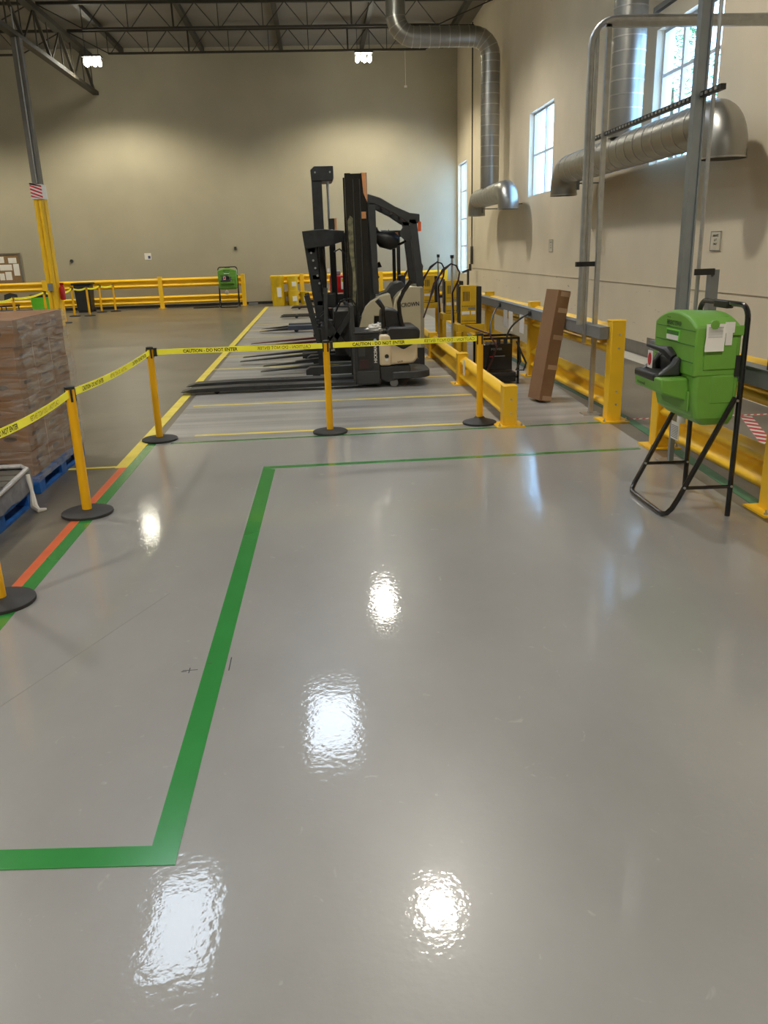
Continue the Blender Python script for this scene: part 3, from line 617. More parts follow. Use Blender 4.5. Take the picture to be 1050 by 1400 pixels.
        t.part('print', ln, INK, kind='stuff'); t.part('drain_cap', MB().tube([(-.2, .07, .64), (-.2, .07, .59)], .03, 12), WHT)
        t.part('knob', MB().tube([(-.22, -.36, 1.325), (-.22, -.335, 1.325)], .03, 10), GREEN)
    o.location = loc; o.rotation_euler = (0, 0, rz); return o
eyewash((2.785, 5.57, 0), 0, 'green portable eyewash station on a black tube stand beside the near rail')
eyewash((-3.34, 31.75, 0), PI/2, 'small far green eyewash station at the end of the back rail')

# ================================================================ LONG CARDBOARD BOX
M0 = Matrix.Translation((2.675, 9.89, .012)) @ Matrix.Rotation(math.radians(13), 4, 'Z') @ Matrix.Rotation(math.radians(9.5), 4, 'Y')
t = Thing('cardboard_box', 'tall narrow cardboard box leaning on the cable trough', 'box', (2.675, 9.89, 0))
t.part('carton', MB().box(-.085, .08, -.15, .15, 0.012, 1.34, M0), CARD, bev=.004)
for z in (.02, .40, .76, 1.08, 1.27):
    t.part('tape', MB().box(-.045, .0815, -.1525, -.02, z, z+.055, M0), TAPE)

# ================================================================ BATTERY CHARGER CART
t = Thing('charger_cart', 'black battery charger in an open tube frame beside the low rail', 'charger', (2.46, 11.5, 0))
fm = MB(); x0, x1, y0, y1 = 2.20, 2.74, 11.3, 11.75
for x in (x0, x1):
    for y in (y0, y1): fm.bar((x, y, .0), (x, y, .64), .03)
for z in (.1, .64):
    for y in (y0, y1): fm.bar((x0, y, z), (x1, y, z), .03)
    for x in (x0, x1): fm.bar((x, y0, z), (x, y1, z), .03)
t.part('frame', fm, BLKG)
t.part('cabinet', MB().box(2.25, 2.66, 11.34, 11.72, .2, .56), BLKG, bev=.01); t.part('base_tray', MB().box(2.23, 2.72, 11.32, 11.73, .03, .16), BLK, bev=.008)
tm = MB(); text_on(tm, 'POWER', (2.36, 11.338, .475), (1, 0, 0), (0, 0, 1), .03, w=.16); t.part('lettering', tm, GREY)
t.part('badge', MB().box(2.40, 2.56, 11.336, 11.34, .385, .40), GREY); t.part('stripe', MB().box(2.34, 2.40, 11.335, 11.34, .38, .395), REDP)
t.part('cable', MB().tube([(2.70, 11.25, .6), (2.76, 11.22, .45), (2.83, 11.2, .3), (2.8, 11.22, .2), (2.7, 11.25, .2), (2.76, 11.24, .32), (2.74, 11.26, .5)], .014, 8), BLK)
t.part('cable', MB().tube([(2.3, 11.28, .2), (2.36, 11.2, .38), (2.4, 11.15, .55), (2.3, 11.2, .72), (2.1, 11.9, .78)], .012, 8), CABR)
t.part('knob', MB().tube([(2.5, 11.5, .56), (2.5, 11.5, .61)], .03, 10).tube([(2.6, 11.5, .56), (2.6, 11.5, .61)], .03, 10), BLK)
for k, (a, b) in enumerate((((2.91, 13.4, .95), (2.45, 11.78, .60)), ((2.91, 11.45, .95), (2.62, 11.5, .60)))):
    a, b = Vector(a), Vector(b); m = (a+b)/2+Vector((-.12 if k == 0 else -.16, 0, .02))
    pts = [a*(1-s)**2+m*2*s*(1-s)+b*s*s for s in [i/8 for i in range(9)]]
    solo('power_cable', MB().tube(pts, .013, 8), BLK, ['black power cable from the far trough outlet to the charger cart', 'black power cable from the near trough outlet to the charger cart'][k], 'cable', tuple(b), 'trough power cables')

# ================================================================ YELLOW CHARGERS ON STANDS
def charger(x, y, label, label2, label3, first):
    s = Thing('charger_stand', label2, 'stand', (x, y, 0), 'charger stands')
    s.part('table_top', MB().box(x-.21, x+.21, y-.2, y+.28, .62, .735), YELD, bev=.004)
    for dx in (-.19, .19):
        for dy in (-.18, .26): s.part('leg', MB().box(x+dx-.035, x+dx+.035, y+dy-.035, y+dy+.035, .012, .62), YELD)
    for dx in (-.19, .19): s.part('foot_plate', MB().box(x+dx-.06, x+dx+.06, y-.26, y+.34, .002, .012), YELD)
    t = Thing('battery_charger', label, 'charger', (x, y, .735), 'yellow battery chargers')
    t.part('case', MB().box(x-.15, x+.17, y-.14, y+.2, .737, 1.29), BLK, bev=.006)
    t.part('top_cover', MB().box(x-.16, x+.09, y-.165, y+.1, 1.29, 1.305), YELD)
    f = t.part('front_panel', MB().box(x-.155, x+.085, y-.165, y-.14, .745, 1.29), YELD, bev=.004)
    v = MB()
    for i in range(5): v.box(x-.12+i*.022, x-.11+i*.022, y-.168, y-.165, 1.08, 1.22)
    t.sub(f, 'vent', v, BLK, kind='stuff')
    v = MB()
    for zz in (1.0, .78): 
        for i in range(8): v.prism([(x-.14+i*.027, zz), (x-.12+i*.027, zz), (x-.13+i*.027, zz+.015)], 'y', y-.1675, y-.165)
    t.sub(f, 'vent', v, BLK, kind='stuff')
    t.sub(f, 'badge', MB().box(x-.14, x-.02, y-.1685, y-.165, .88, .93), WHT); t.sub(f, 'badge', MB().box(x+.005, x+.07, y-.1685, y-.165, .88, .93), WHT); t.sub(f, 'badge', MB().box(x-.04, x+.07, y-.1685, y-.165, .955, .985), GREY)
    t.part('side_box', MB().box(x-.17, x-.15, y-.05, y+.15, .9, 1.33), DGR)
    m = Thing('cable_mast', label3, 'mast', (x-.25, y, 0), 'charger cable masts')
    mx = x-.26
    m.part('pole', MB().tube([(mx, y, .002), (mx, y, 1.72)], .016, 8), GALV); m.part('clip', MB().cbox((mx, y, 1.73), (.05, .04, .05)), BLK)
    for k, dx in enumerate((-.0, -.03)):
        pts = [(mx+.02, y-.02, .75), (mx-.0, y-.02, 1.2), (mx+.09, y-.02, 1.38), (mx+.11, y-.02, 1.5), (mx+.06, y-.02, 1.6), (mx-.02, y-.02, 1.63), (mx-.15, y-.03, 1.55+dx), (mx-.26+dx, y-.04, 1.35), (mx-.36, y-.06, 1.1), (mx-.46, y-.1, .85)]
        m.part('cable', MB().tube(pts, .013, 8), (BLK, CABR)[k])
    return t
charger(2.30, 12.75, 'nearest yellow battery charger with black side on its stand', 'yellow charger stand nearest the black charger cart', 'thin cable mast at the nearest yellow charger', True)
charger(2.41, 15.0, 'middle yellow battery charger, half hidden by the nearest one', 'yellow charger stand under the middle charger', 'thin cable mast at the middle yellow charger', False)
charger(2.43, 18.3, 'farthest yellow battery charger just past the beige truck', 'yellow charger stand under the farthest charger', 'thin cable mast at the farthest yellow charger', False)

# ================================================================ LIFT TRUCKS
# low level order picker / pallet truck nearest to the belt
Y0, Y1 = 11.45, 12.2
t = Thing('pallet_truck', 'black and beige rider pallet truck with very long forks, nearest the belt', 'pallet truck', (.9, 11.8, 0))
for ya, yb in ((Y0, Y0+.24), (Y1-.24, Y1)):
    f = t.part('fork', MB().prism([(-2.0, .045), (-1.85, .085), (-1.2, .10), (.45, .10), (.45, .05), (-1.85, .035)], 'y', ya, yb), GRYM, bev=.004)
    sl = MB()
    for xx in (-1.05, -.98, -.80, -.62, -.55): sl.box(xx, xx+.04, ya+.08, ya+.14, .1, .1015)
    t.sub(f, 'slot', sl, BLK, kind='stuff')
    t.part('load_wheel', MB().tube([(-1.5, ya+.05, .042), (-1.5, yb-.05, .042)], .04, 12), RUB)
bt = t.part('battery_case', MB().box(.46, .805, Y0, Y1, .05, .76), GRYM, bev=.012)
t.sub(bt, 'lid', MB().box(.45, .83, Y0-.005, Y1+.005, .76, .785), DGR, bev=.004); t.sub(bt, 'lower_panel', MB().box(.49, .79, Y0-.008, Y0, .07, .24), DGR, bev=.004)
t.sub(bt, 'side_panel', MB().box(.49, .70, Y0-.006, Y0, .26, .70), BLK, bev=.004); t.sub(bt, 'slot', MB().box(.54, .66, Y0-.012, Y0-.005, .71, .735), BLK)
t.sub(bt, 'pocket', MB().box(.51, .60, Y0-.012, Y0-.005, .45, .62), DGR); t.sub(bt, 'sheet', MB().box(.52, .64, Y0-.0125, Y0-.006, .28, .40), mat('maroon outline sheet', (.05, .02, .02), .5))
t.sub(bt, 'emblem', MB().tube([(.745, Y0-.012, .665), (.745, Y0-.0, .665)], .022, 12), mat('pale blue emblem', srgb(150, 190, 240), .4))
tm = MB(); text_on(tm, 'HICKSMAN', (.765, Y0-.003, .35), (0, 0, 1), (-1, 0, 0), .042, w=.28); t.sub(bt, 'lettering', tm, WHT)
t.part('load_rest_post', MB().bar((.455, Y0+.04, .05), (.44, Y0+.04, 1.14), .05).bar((.455, Y1-.04, .05), (.44, Y1-.04, 1.14), .05).bar((.44, Y0+.04, 1.12), (.44, Y1-.04, 1.12), .04), DGR)
t.part('cover', MB().prism([(.81, .31), (1.28, .33), (1.34, .40), (1.345, .70), (1.2, .74), (.98, .74), (.82, .74)], 'y', Y0, Y1-.02), BEIL, bev=.03)
t.part('front_cover', MB().box(.80, .97, Y0-.03, Y0+.3, .31, .74), BEIL, bev=.03); 
t.part('seat_pad', MB().prism([(.92, .72), (1.0, .60), (1.14, .52), (1.3, .60), (1.37, .68), (1.38, .78), (1.33, .83), (.96, .84), (.90, .8)], 'y', Y0-.03, Y1), BLK, bev=.03)
t.part('control_hump', MB().prism([(.84, .8), (.86, 1.05), (.95, 1.08), (1.08, 1.05), (1.15, .9), (1.2, .82)], 'y', Y0+.15, Y1-.15), BLK, bev=.03)
t.part('steer_handle', MB().tube([(.88, Y0+.1, .82), (.87, Y0+.1, 1.0), (.88, Y0+.1, 1.09), (.80, Y0+.12, 1.20)], .03, 10, radii=[.035, .03, .03, .04]), BLKG)
t.part('grab_bar', MB().tube([(1.14, Y0+.12, .84), (1.11, Y0+.12, 1.0), (1.10, Y0+.12, 1.16), (1.17, Y0+.14, 1.3), (1.28, Y0+.16, 1.44)], .03, 10), BLKG)
t.part('emblem', MB().tube([(.90, Y0-.036, .44), (.90, Y0-.03, .44)], .03, 12), BLK); t.part('switch', MB().tube([(.90, Y0-.036, .395), (.90, Y0-.03, .395)], .024, 12), WHT)
tm = MB(); text_on(tm, 'WP', (1.05, Y0-.002, .34), (1, 0, .05), (0, 0, 1), .025, w=.08); t.part('lettering', tm, mat('brown print', srgb(110, 80, 50), .5))
t.part('drive_base', MB().prism([(.80, .30), (1.24, .30), (1.24, .20), (1.05, .1), (.9, .07), (.80, .12)], 'y', Y0+.02, Y1-.02), DGR, bev=.02)
def rr(x0, x1, y0, y1, r, n=5):
    out = []
    for cx, cy, a in ((x1-r, y1-r, 0), (x0+.01, y1-.01, PI/2), (x0+.01, y0+.01, PI), (x1-r, y0+r, 1.5*PI)):
        q = r if cx == x1-r else .01
        out += [(cx+q*math.cos(a+PI/2*i/n), cy+q*math.sin(a+PI/2*i/n)) for i in range(n+1)]
    return out
t.part('platform', MB().prism(rr(.98, 1.53, Y0-.03, Y1+.03, .22), 'z', .12, .215), DGR, bev=.012)
t.part('drive_wheel', MB().tube([(1.12, Y0+.12, .11), (1.12, Y0+.25, .11)], .108, 20), RUB); t.part('caster', MB().tube([(1.0, Y0+.03, .06), (1.0, Y0+.1, .06)], .058, 16), GREY)
bag = MB(); random.seed(3)
ico = bmesh.new(); bmesh.ops.create_icosphere(ico, subdivisions=3, radius=1)
for v in ico.verts:
    k = 1+.35*math.sin(v.co.x*9+1)*math.sin(v.co.y*7)+.2*math.sin(v.co.z*13+v.co.x*5); v.co = Vector((v.co.x*.13*k, v.co.y*.08*k, max(-.2, v.co.z)*.07*k))
bag.add([(v.co.x+.79, v.co.y+11.62, v.co.z+.805) for v in ico.verts], [tuple(v.index for v in f.verts) for f in ico.faces]); ico.free()
solo('crumpled_bag', bag, WHT, 'crumpled white plastic bag lying on the black battery case', 'bag', (.79, 11.62, .79))

def mast(t, xa, xb, ya, yb, z0, z1, m=GRYM, w=.07):
    for y in (ya, yb-w):
        for x in (xa, xb-w): t.part('mast_channel', MB().box(x, x+w, y, y+w*1.2, z0, z1), m, bev=.004)
        t.part('mast_web', MB().box(xa+w*.5, xb-w*.5, y+.02, y+.05, z0, z1-.02), m)
    for z in (z0+.15, (z0+z1)/2, z1-.1): t.part('cross_member', MB().box(xa+.02, xb-.02, ya+.03, yb-.03, z, z+.09), m)
    t.part('lift_cylinder', MB().tube([((xa+xb)/2, (ya+yb)/2, z0+.1), ((xa+xb)/2, (ya+yb)/2, z1-.3)], .045, 12), GALV)
    for k in (.35, .6): t.part('lift_chain', MB().box((xa+xb)/2+.06, (xa+xb)/2+.08, ya+(yb-ya)*k-.02, ya+(yb-ya)*k+.02, z0+.3, z1-.08), BLK)
def forks(t, xt, xb, z, ys, tilt=.05, m=GRYM, hh=.6):
    for y in ys:
        t.part('fork', MB().prism([(xt, z-tilt), (xt+.02, z-tilt+.012), (xb-.06, z+.045), (xb-.06, z+hh), (xb, z+hh), (xb, z)], 'y', y-.06, y+.06), m)
# reach truck with beige body
a, b = 13.2, 14.35
t = Thing('reach_truck', 'beige bodied reach truck with black mast behind the pallet truck', 'forklift', (1.1, 13.8, 0))
t.part('body', MB().prism([(.60, .62), (.67, .89), (.73, 1.01), (.81, 1.09), (.92, 1.15), (1.08, 1.19), (1.12, 1.2), (1.16, 1.0), (1.12, .86), (.86, .86), (.84, .62)], 'y', a, b), BEI, bev=.012)
bdm = MB().prism([(1.17, 1.0), (1.2, 1.12), (1.27, 1.2), (1.37, 1.27), (1.46, 1.30), (1.645, 1.29), (1.645, .06), (1.30, .06), (1.12, .6), (1.12, .86)], 'y', a-.01, b+.01)
bd = t.part('power_unit', bdm, BEI, bev=.015)
tm = MB(); text_on(tm, 'CROWN', (1.29, a-.013, .985), (1, 0, .06), (0, 0, 1), .062, w=.29); t.sub(bd, 'lettering', tm, INK, label='black CROWN lettering')
t.sub(bd, 'skirt', MB().box(1.28, 1.655, a-.02, b+.02, .05, .34), BLK); t.sub(bd, 'edge_strip', MB().box(1.60, 1.655, a-.016, a-.005, .35, 1.27), mat('beige edge', srgb(150, 142, 120), .4))
t.part('compartment', MB().box(.62, 1.14, a+.05, b-.05, .15, .86), BLK)
t.part('dash_cowl', MB().prism([(.80, 1.10), (.95, 1.17), (1.1, 1.22), (1.2, 1.34), (1.34, 1.38), (1.42, 1.28), (1.2, 1.1)], 'y', a+.35, b-.3), DGR, bev=.02)
t.part('seat', MB().cbox((1.36, 13.8, 1.34), (.1, .45, .24)), mat('dark vinyl', (.03, .025, .03), .5), bev=.03)
t.part('steering_knob', MB().tube([(.93, 13.7, 1.60), (1.02, 13.7, 1.64)], .035, 10, radii=[.02, .05]), BLK)
gd = [(.82, 2.68), (1.01, 2.62), (1.23, 2.49), (1.46, 2.39), (1.61, 2.37), (1.61, 2.26), (1.53, 2.21), (1.41, 2.26), (1.23, 2.38), (.95, 2.52), (.82, 2.52)]
for y in (a, b-.1): t.part('overhead_guard_beam', MB().prism(gd, 'y', y, y+.1), DGR, bev=.01)
for x, z in ((.95, 2.57), (1.1, 2.52), (1.25, 2.43), (1.4, 2.36)): t.part('guard_bar', MB().box(x-.02, x+.02, a+.1, b-.1, z-.02, z+.02), DGR)
for y in (a, b-.1):
    t.part('rear_leg', MB().prism([(1.44, 2.3), (1.56, 2.3), (1.67, 1.30), (1.55, 1.29)], 'y', y, y+.1), DGR, bev=.008)
    t.part('front_leg', MB().prism([(.82, 2.55), (.93, 2.55), (.945, 1.2), (.86, 1.2)], 'y', y, y+.07), DGR, bev=.006)
t.part('marker_lamp', MB().box(1.585, 1.63, a, a+.05, 2.12, 2.26), mat('orange lens', (.8, .12, .02), .4))
t.part('console', MB().tube([(.93, a+.35, 2.10), (1.05, a+.35, 2.03), (1.2, a+.35, 2.0), (1.3, a+.35, 1.98)], .1, 12, radii=[.07, .14, .15, .1]), BLK)
t.part('console', MB().box(.95, 1.5, a+.45, a+.55, 2.05, 2.15), BLK); t.part('lamp_bracket', MB().box(1.22, 1.30, a+.3, a+.4, 1.95, 2.12), ORG)
t.part('hose_bundle', MB().tube([(.95, a+.3, 2.2), (1.05, a+.3, 1.95), (1.0, a+.3, 1.92), (1.15, a+.32, 2.15), (1.22, a+.3, 1.9), (1.3, a+.3, 1.93), (1.42, a+.3, 1.98)], .02, 8), BLKG)
t.part('guard_disc', MB().tube([(1.42, a+.02, 2.10), (1.42, a+.06, 2.10)], .11, 20), DGR)
mast(t, .48, .82, a+.14, b-.14, .08, 2.99, BLKG, .09)
t.part('mast_front_plate', MB().box(.49, .81, a+.125, a+.135, .6, 2.98), BLKG); t.part('mast_trim', MB().prism([(.74, 2.99), (.81, 2.99), (.815, 2.56), (.80, 2.6), (.76, 2.7)], 'y', a+.115, a+.122), ORG)
t.part('marker_plate', MB().box(.72, .79, a+.115, a+.122, 2.33, 2.43), ORG)
for xx in (.60, .70): t.part('mast_rib', MB().box(xx, xx+.012, a+.112, a+.124, .62, 2.9), DGR)
t.part('hose', MB().tube([(.86, a+.3, 2.2), (.88, a+.28, 1.9), (.87, a+.27, 1.5), (.9, a+.26, 1.2)], .014, 8), BLKG)
wp = mat('scraped paint', srgb(112, 110, 84), .5, var=.7, scale=14)
t.part('worn_patch', MB().prism([(.50, 2.30), (.54, 2.38), (.585, 2.34), (.58, 1.9), (.60, 1.3), (.57, 1.02), (.53, 1.05), (.55, 1.5), (.51, 1.85)], 'y', a+.119, a+.124), wp)
t.part('mast_side_cover', MB().prism([(.80, 2.3), (.86, 2.2), (.90, 1.15), (.74, .95), (.74, 2.3)], 'y', a+.13, b-.13), GRYM)
for y in (12.7, 14.22):
    t.part('outrigger', MB().prism([(-.26, .05), (-.26, .13), (-.2, .17), (.3, .18), (1.5, .24), (1.5, .06)], 'y', y-.08, y+.08), GRYM, bev=.01); t.part('load_wheel', MB().tube([(-.1, y-.07, .065), (-.1, y+.07, .065)], .063, 16), RUB)
t.part('outrigger_beam', MB().box(.62, 1.3, 12.7, 14.22, .09, .2), GRYM)
forks(t, -1.0, .0, .10, (13.2, 13.85), .045); forks(t, -.45, .02, .16, (13.5,), 0)
t.part('carriage', MB().box(.0, .05, 13.1, 13.95, .1, .75), GRYM, bev=.01)
for y in (13.12, 13.9): t.part('backrest_bar', MB().bar((-.0, y, .3), (-.2, y, 1.22), .05, .07), GRYM)
t.part('backrest_bar', MB().bar((.05, 13.2, .06), (.11, 13.2, 1.32), .06), DGR)
for z in (.6, .9, 1.18): t.part('backrest_rail', MB().bar((-.05-(z-.3)*.17, 13.1, z), (-.05-(z-.3)*.17, 13.92, z), .04), GRYM)
for s in (0, 1):
    for q in (0, 1): t.part('scissor_arm', MB().bar((.03, 13.25+s*.6, .25 if q else .9), (.48, 13.25+s*.6, .9 if q else .25), .05, .08), GRYM)
t.part('battery', MB().box(.22, .48, 13.3, 14.25, .25, .95), BLK, bev=.01); t.part('hydraulic_block', MB().box(.05, .2, 13.4, 13.7, .55, .8), DGR)
t.part('hose', MB().tube([(.25, 13.22, .95), (.34, 13.2, 1.12), (.5, 13.18, 1.15), (.6, 13.18, 1.0), (.62, 13.18, .8)], .014, 8), BLKG)
# second reach truck, all black with raised leaning carriage
a, b = 15.0, 16.1
t = Thing('reach_truck', 'black reach truck with tilted carriage and tall narrow mast behind the beige one', 'forklift', (.8, 15.6, 0))
for y in (15.35, 15.95): t.part('mast_channel', MB().box(-.03, .15, y-.05, y+.05, .1, 3.2), GRYM, bev=.006)
t.part('mast_head', MB().prism([(-.04, 3.22), (.03, 3.28), (.36, 3.28), (.36, 3.08), (.33, 3.04), (-.03, 3.04)], 'y', 15.28, 16.02), GRYM, bev=.01)
for x in (.04, .3): t.part('bolt', MB().tube([(x, 15.27, 3.18), (x, 15.28, 3.18)], .016, 8), GALV)
t.part('lift_cylinder', MB().tube([(.25, 15.4, .5), (.25, 15.4, 3.05)], .022, 10), GALV); t.part('mast_stage', MB().box(.24, .34, 15.3, 15.9, .4, 2.42), BLK, bev=.005); t.part('mast_trim', MB().box(.345, .38, 15.29, 15.5, 2.05, 2.42), ORG)
t.part('carriage_head', MB().prism([(-.24, 2.21), (.11, 2.24), (.5, 2.20), (.46, 2.02), (.2, 1.95), (-.20, 1.92)], 'y', 14.95, 15.05), GRYM, bev=.01)
t.part('carriage_side', MB().prism([(-.24, 2.2), (-.02, 2.2), (.12, .12), (.0, .12)], 'y', 15.0, 15.08), GRYM, bev=.01)
t.part('carriage_side', MB().prism([(-.24, 2.2), (-.02, 2.2), (.12, .12), (.0, .12)], 'y', 15.8, 15.88), GRYM, bev=.01)
for z in (.5, .95, 1.4, 1.85): t.part('cross_member', MB().box(-.17+.13*(2-z)/1, -.05+.13*(2-z), 15.0, 15.85, z, z+.07), GRYM)
for k in range(5): t.part('bolt', MB().tube([(-.1+.03*k, 14.985, 1.85-.13*k), (-.1+.03*k, 15.0, 1.85-.13*k)], .02, 8), GALV)
t.part('hydraulic_block', MB().box(.04, .3, 15.0, 15.5, .9, 1.15), DGR, bev=.02); t.part('hydraulic_block', MB().box(.05, .34, 15.0, 15.5, .45, .86), BLK, bev=.02)
t.part('hose', MB().tube([(.1, 14.98, 1.9), (.14, 14.97, 1.5), (.12, 14.97, 1.0), (.2, 14.98, .6)], .018, 8), BLKG); t.part('hose', MB().tube([(.02, 14.98, 1.95), (.04, 14.96, 1.4), (.1, 14.97, .8), (.12, 14.98, .3)], .014, 8), BLKG)
t.part('hose', MB().tube([(.3, 15.0, 1.85), (.4, 14.98, 1.9), (.52, 14.98, 1.8), (.5, 15, 1.6)], .014, 8), DGR)
t.part('sticker', MB().box(.17, .22, 14.93, 14.935, 1.52, 1.58), WHT)
t.part('body', MB().box(.45, 1.5, 15.0, 16.1, .15, 1.0), DGR, bev=.03); t.part('battery', MB().prism([(.24, .12), (.24, .88), (.3, .93), (.62, .93), (.62, .12)], 'y', 14.95, 15.9), BLK, bev=.02)
t.part('sticker', MB().box(.33, .37, 14.945, 14.95, .72, .79), WHT)
for x in (.5, 1.45):
    for y in (15.1, 16.0): t.part('guard_leg', MB().bar((x, y, 1.0), (x, y, 2.15), .06), BLK)
t.part('overhead_guard', MB().box(.45, 1.5, 15.05, 16.05, 2.12, 2.17), GRYM)
forks(t, -1.45, -.02, .13, (14.55, 15.15), .07)
for y in (14.78, 16.2): t.part('outrigger', MB().box(-.35, 1.2, y-.06, y+.06, .05, .16), GRYM, bev=.01); t.part('load_wheel', MB().tube([(-.25, y-.05, .06), (-.25, y+.05, .06)], .058, 14), RUB)
t.part('outrigger_beam', MB().box(.6, 1.2, 14.78, 16.2, .09, .16), GRYM)
t.part('drive_wheel', MB().tube([(1.3, 15.3, .15), (1.3, 15.5, .15)], .14, 18), RUB)
# red truck
t = Thing('stacker_truck', 'red bodied stacker truck glimpsed behind the black masts', 'forklift', (.6, 17.5, 0))
t.part('body', MB().box(.24, 1.2, 17.2, 18.0, 1.05, 1.39), RED, bev=.015); t.part('side_post', MB().box(.24, .34, 17.2, 18.0, .1, 1.05), RED, bev=.01); t.part('side_post', MB().box(1.1, 1.2, 17.2, 18.0, .1, 1.05), RED, bev=.01)
t.part('battery', MB().box(.34, 1.1, 17.25, 17.95, .1, 1.0), BLK); t.part('sticker', MB().box(.46, .58, 17.19, 17.195, 1.12, 1.35), WHT); t.part('sticker', MB().box(.47, .57, 17.183, 17.188, 1.27, 1.33), YELD)
t.part('bumper', MB().box(.18, .4, 17.12, 17.2, .60, .66), WHT); t.part('mast', MB().box(.0, .12, 17.3, 17.4, .1, 1.95).box(.0, .12, 17.8, 17.9, .1, 1.95), DGR); t.part('bag', MB().cbox((.4, 17.5, 1.44), (.14, .14, .1)), GREY, bev=.03)
forks(t, -1.5, .05, .10, (17.0, 17.7), .06, mat('dark red fork', (.12, .02, .02), .4), .3); t.part('wheel', MB().tube([(1.0, 17.3, .12), (1.0, 17.45, .12)], .115, 16).tube([(.2, 17.3, .08), (.2, 17.45, .08)], .075, 14), RUB)
# grey low truck
t = Thing('pallet_truck', 'grey blue pallet truck with thick fork carriage farther along the stalls', 'pallet truck', (.4, 20.8, 0))
for y in (20.45, 21.1): t.part('fork', MB().box(-.8, .6, y-.12, y+.12, .06, .17), mat('slate paint', srgb(70, 76, 88), .4), bev=.01); t.part('fork_tip', MB().prism([(-1.5, .05), (-.8, .12), (-.8, .06)], 'y', y-.08, y+.08), GRYM)
t.part('drive_unit', MB().box(.6, 1.4, 20.4, 21.15, .08, .9), DGR, bev=.03); t.part('tiller', MB().bar((1.2, 20.8, .9), (1.5, 20.8, 1.25), .05), BLK); t.part('wheel', MB().tube([(-.6, 20.4, .05), (-.6, 21.2, .05)], .048, 12).tube([(1.0, 20.5, .1), (1.0, 20.7, .1)], .095, 14), RUB)
for k, (y, xt) in enumerate(((25.2, -1.2), (29.2, -1.0))):
    t = Thing('pallet_truck', ['thin forked pallet truck well behind the grey one', 'farthest pallet truck parked before the yellow buckets'][k], 'pallet truck', (.4, y, 0), 'far pallet trucks')
    for dy in (-.27, .27): t.part('fork', MB().prism([(xt, .05), (xt+.1, .09), (.6, .1), (.6, .05)], 'y', y+dy-.08, y+dy+.08), GRYM)
    t.part('drive_unit', MB().box(.55, 1.3, y-.35, y+.35, .08, .85), (BEI, RED)[k], bev=.04); t.part('tiller', MB().bar((1.1, y, .85), (1.4, y, 1.2), .05), BLK); t.part('wheel', MB().tube([(-.7, y-.34, .05), (-.7, y+.34, .05)], .045, 12).tube([(1, y-.2, .1), (1, y+.1, .1)], .095, 12), RUB)

# ================================================================ PALLETS AND CARTONS
def pallet(x0, x1, y0, y1, z, m, label):
    t = Thing('pallet', label, 'pallet', ((x0+x1)/2, (y0+y1)/2, z))
    n = 8; w = (y1-y0)/n
    for i in range(n): t.part('deck_board', MB().box(x0, x1, y0+i*w+.01, y0+(i+1)*w-.01, z+.122, z+.142), m)
    for i in range(3):
        xx = (x0, (x0+x1)/2-.05, x1-.1)[i]; t.part('stringer', MB().box(xx, xx+.1, y0, y1, z+.1, z+.122), m); t.part('bottom_board', MB().box(xx, xx+.1, y0, y1, z, z+.02), m)
        for j in range(3):
            yy = (y0, (y0+y1)/2-.07, y1-.14)[j]; t.part('block', MB().box(xx, xx+.1, yy, yy+.14, z+.02, z+.1), m)
    return t
pallet(-3.66, -2.40, 6.70, 8.05, .002, BLUE, 'blue pallet under the tall wrapped carton stack')
pallet(-3.60, -2.36, 5.02, 6.42, .002, BLUE, 'blue pallet at the frame edge under the grey wrapped load')
rows = ['bottom', 'second', 'third', 'fourth', 'fifth', 'top']; cn = ['column at the near corner facing the stanchion', 'near face, middle column', 'near face, far column', 'side face, middle column', 'far side corner column', 'hidden rear column', 'rear inner column', 'rear outer column']
cells = [(2, 0), (1, 0), (0, 0), (2, 1), (2, 2), (1, 2), (0, 1), (0, 2)]
CW, CD, CH = 1.22/3, 1.33/3, (1.42-.148)/6
for rI in range(6):
    for ci, (i, j) in enumerate(cells):
        z = .146+rI*CH; ov = .02 if rI >= 4 else 0
        x0 = -3.65+ov*.0+i*CW+(random.random()-.5)*.012+(.012 if rI == 5 else 0); y0 = 6.715+j*CD+(random.random()-.5)*.012
        t = Thing('carton', 'brown carton, %s layer of the wrapped stack, %s' % (rows[rI], cn[ci]), 'carton', (x0+CW/2, y0+CD/2, z), 'cartons on the wrapped pallet')
        t.part('case', MB().box(x0+.004, x0+CW-.004, y0+.004, y0+CD-.004, z, z+CH-.003), CARDD, bev=.004)
        if j == 0: 
            oc = (x0+CW*(.62 if rI % 2 else .4), z+CH*.5)
            t.part('logo', MB().prism([(oc[0]+.055*math.cos(q), oc[1]+.02*math.sin(q)) for q in [2*PI*k/14 for k in range(14)]], 'y', y0+.0015, y0+.0035), INKB)
        if i == 2:
            t.part('print', MB().box(x0+CW-.0035, x0+CW-.0015, y0+.1, y0+.26, z+CH*.55, z+CH*.68).box(x0+CW-.0035, x0+CW-.0015, y0+.12, y0+.3, z+CH*.3, z+CH*.36), INKB)
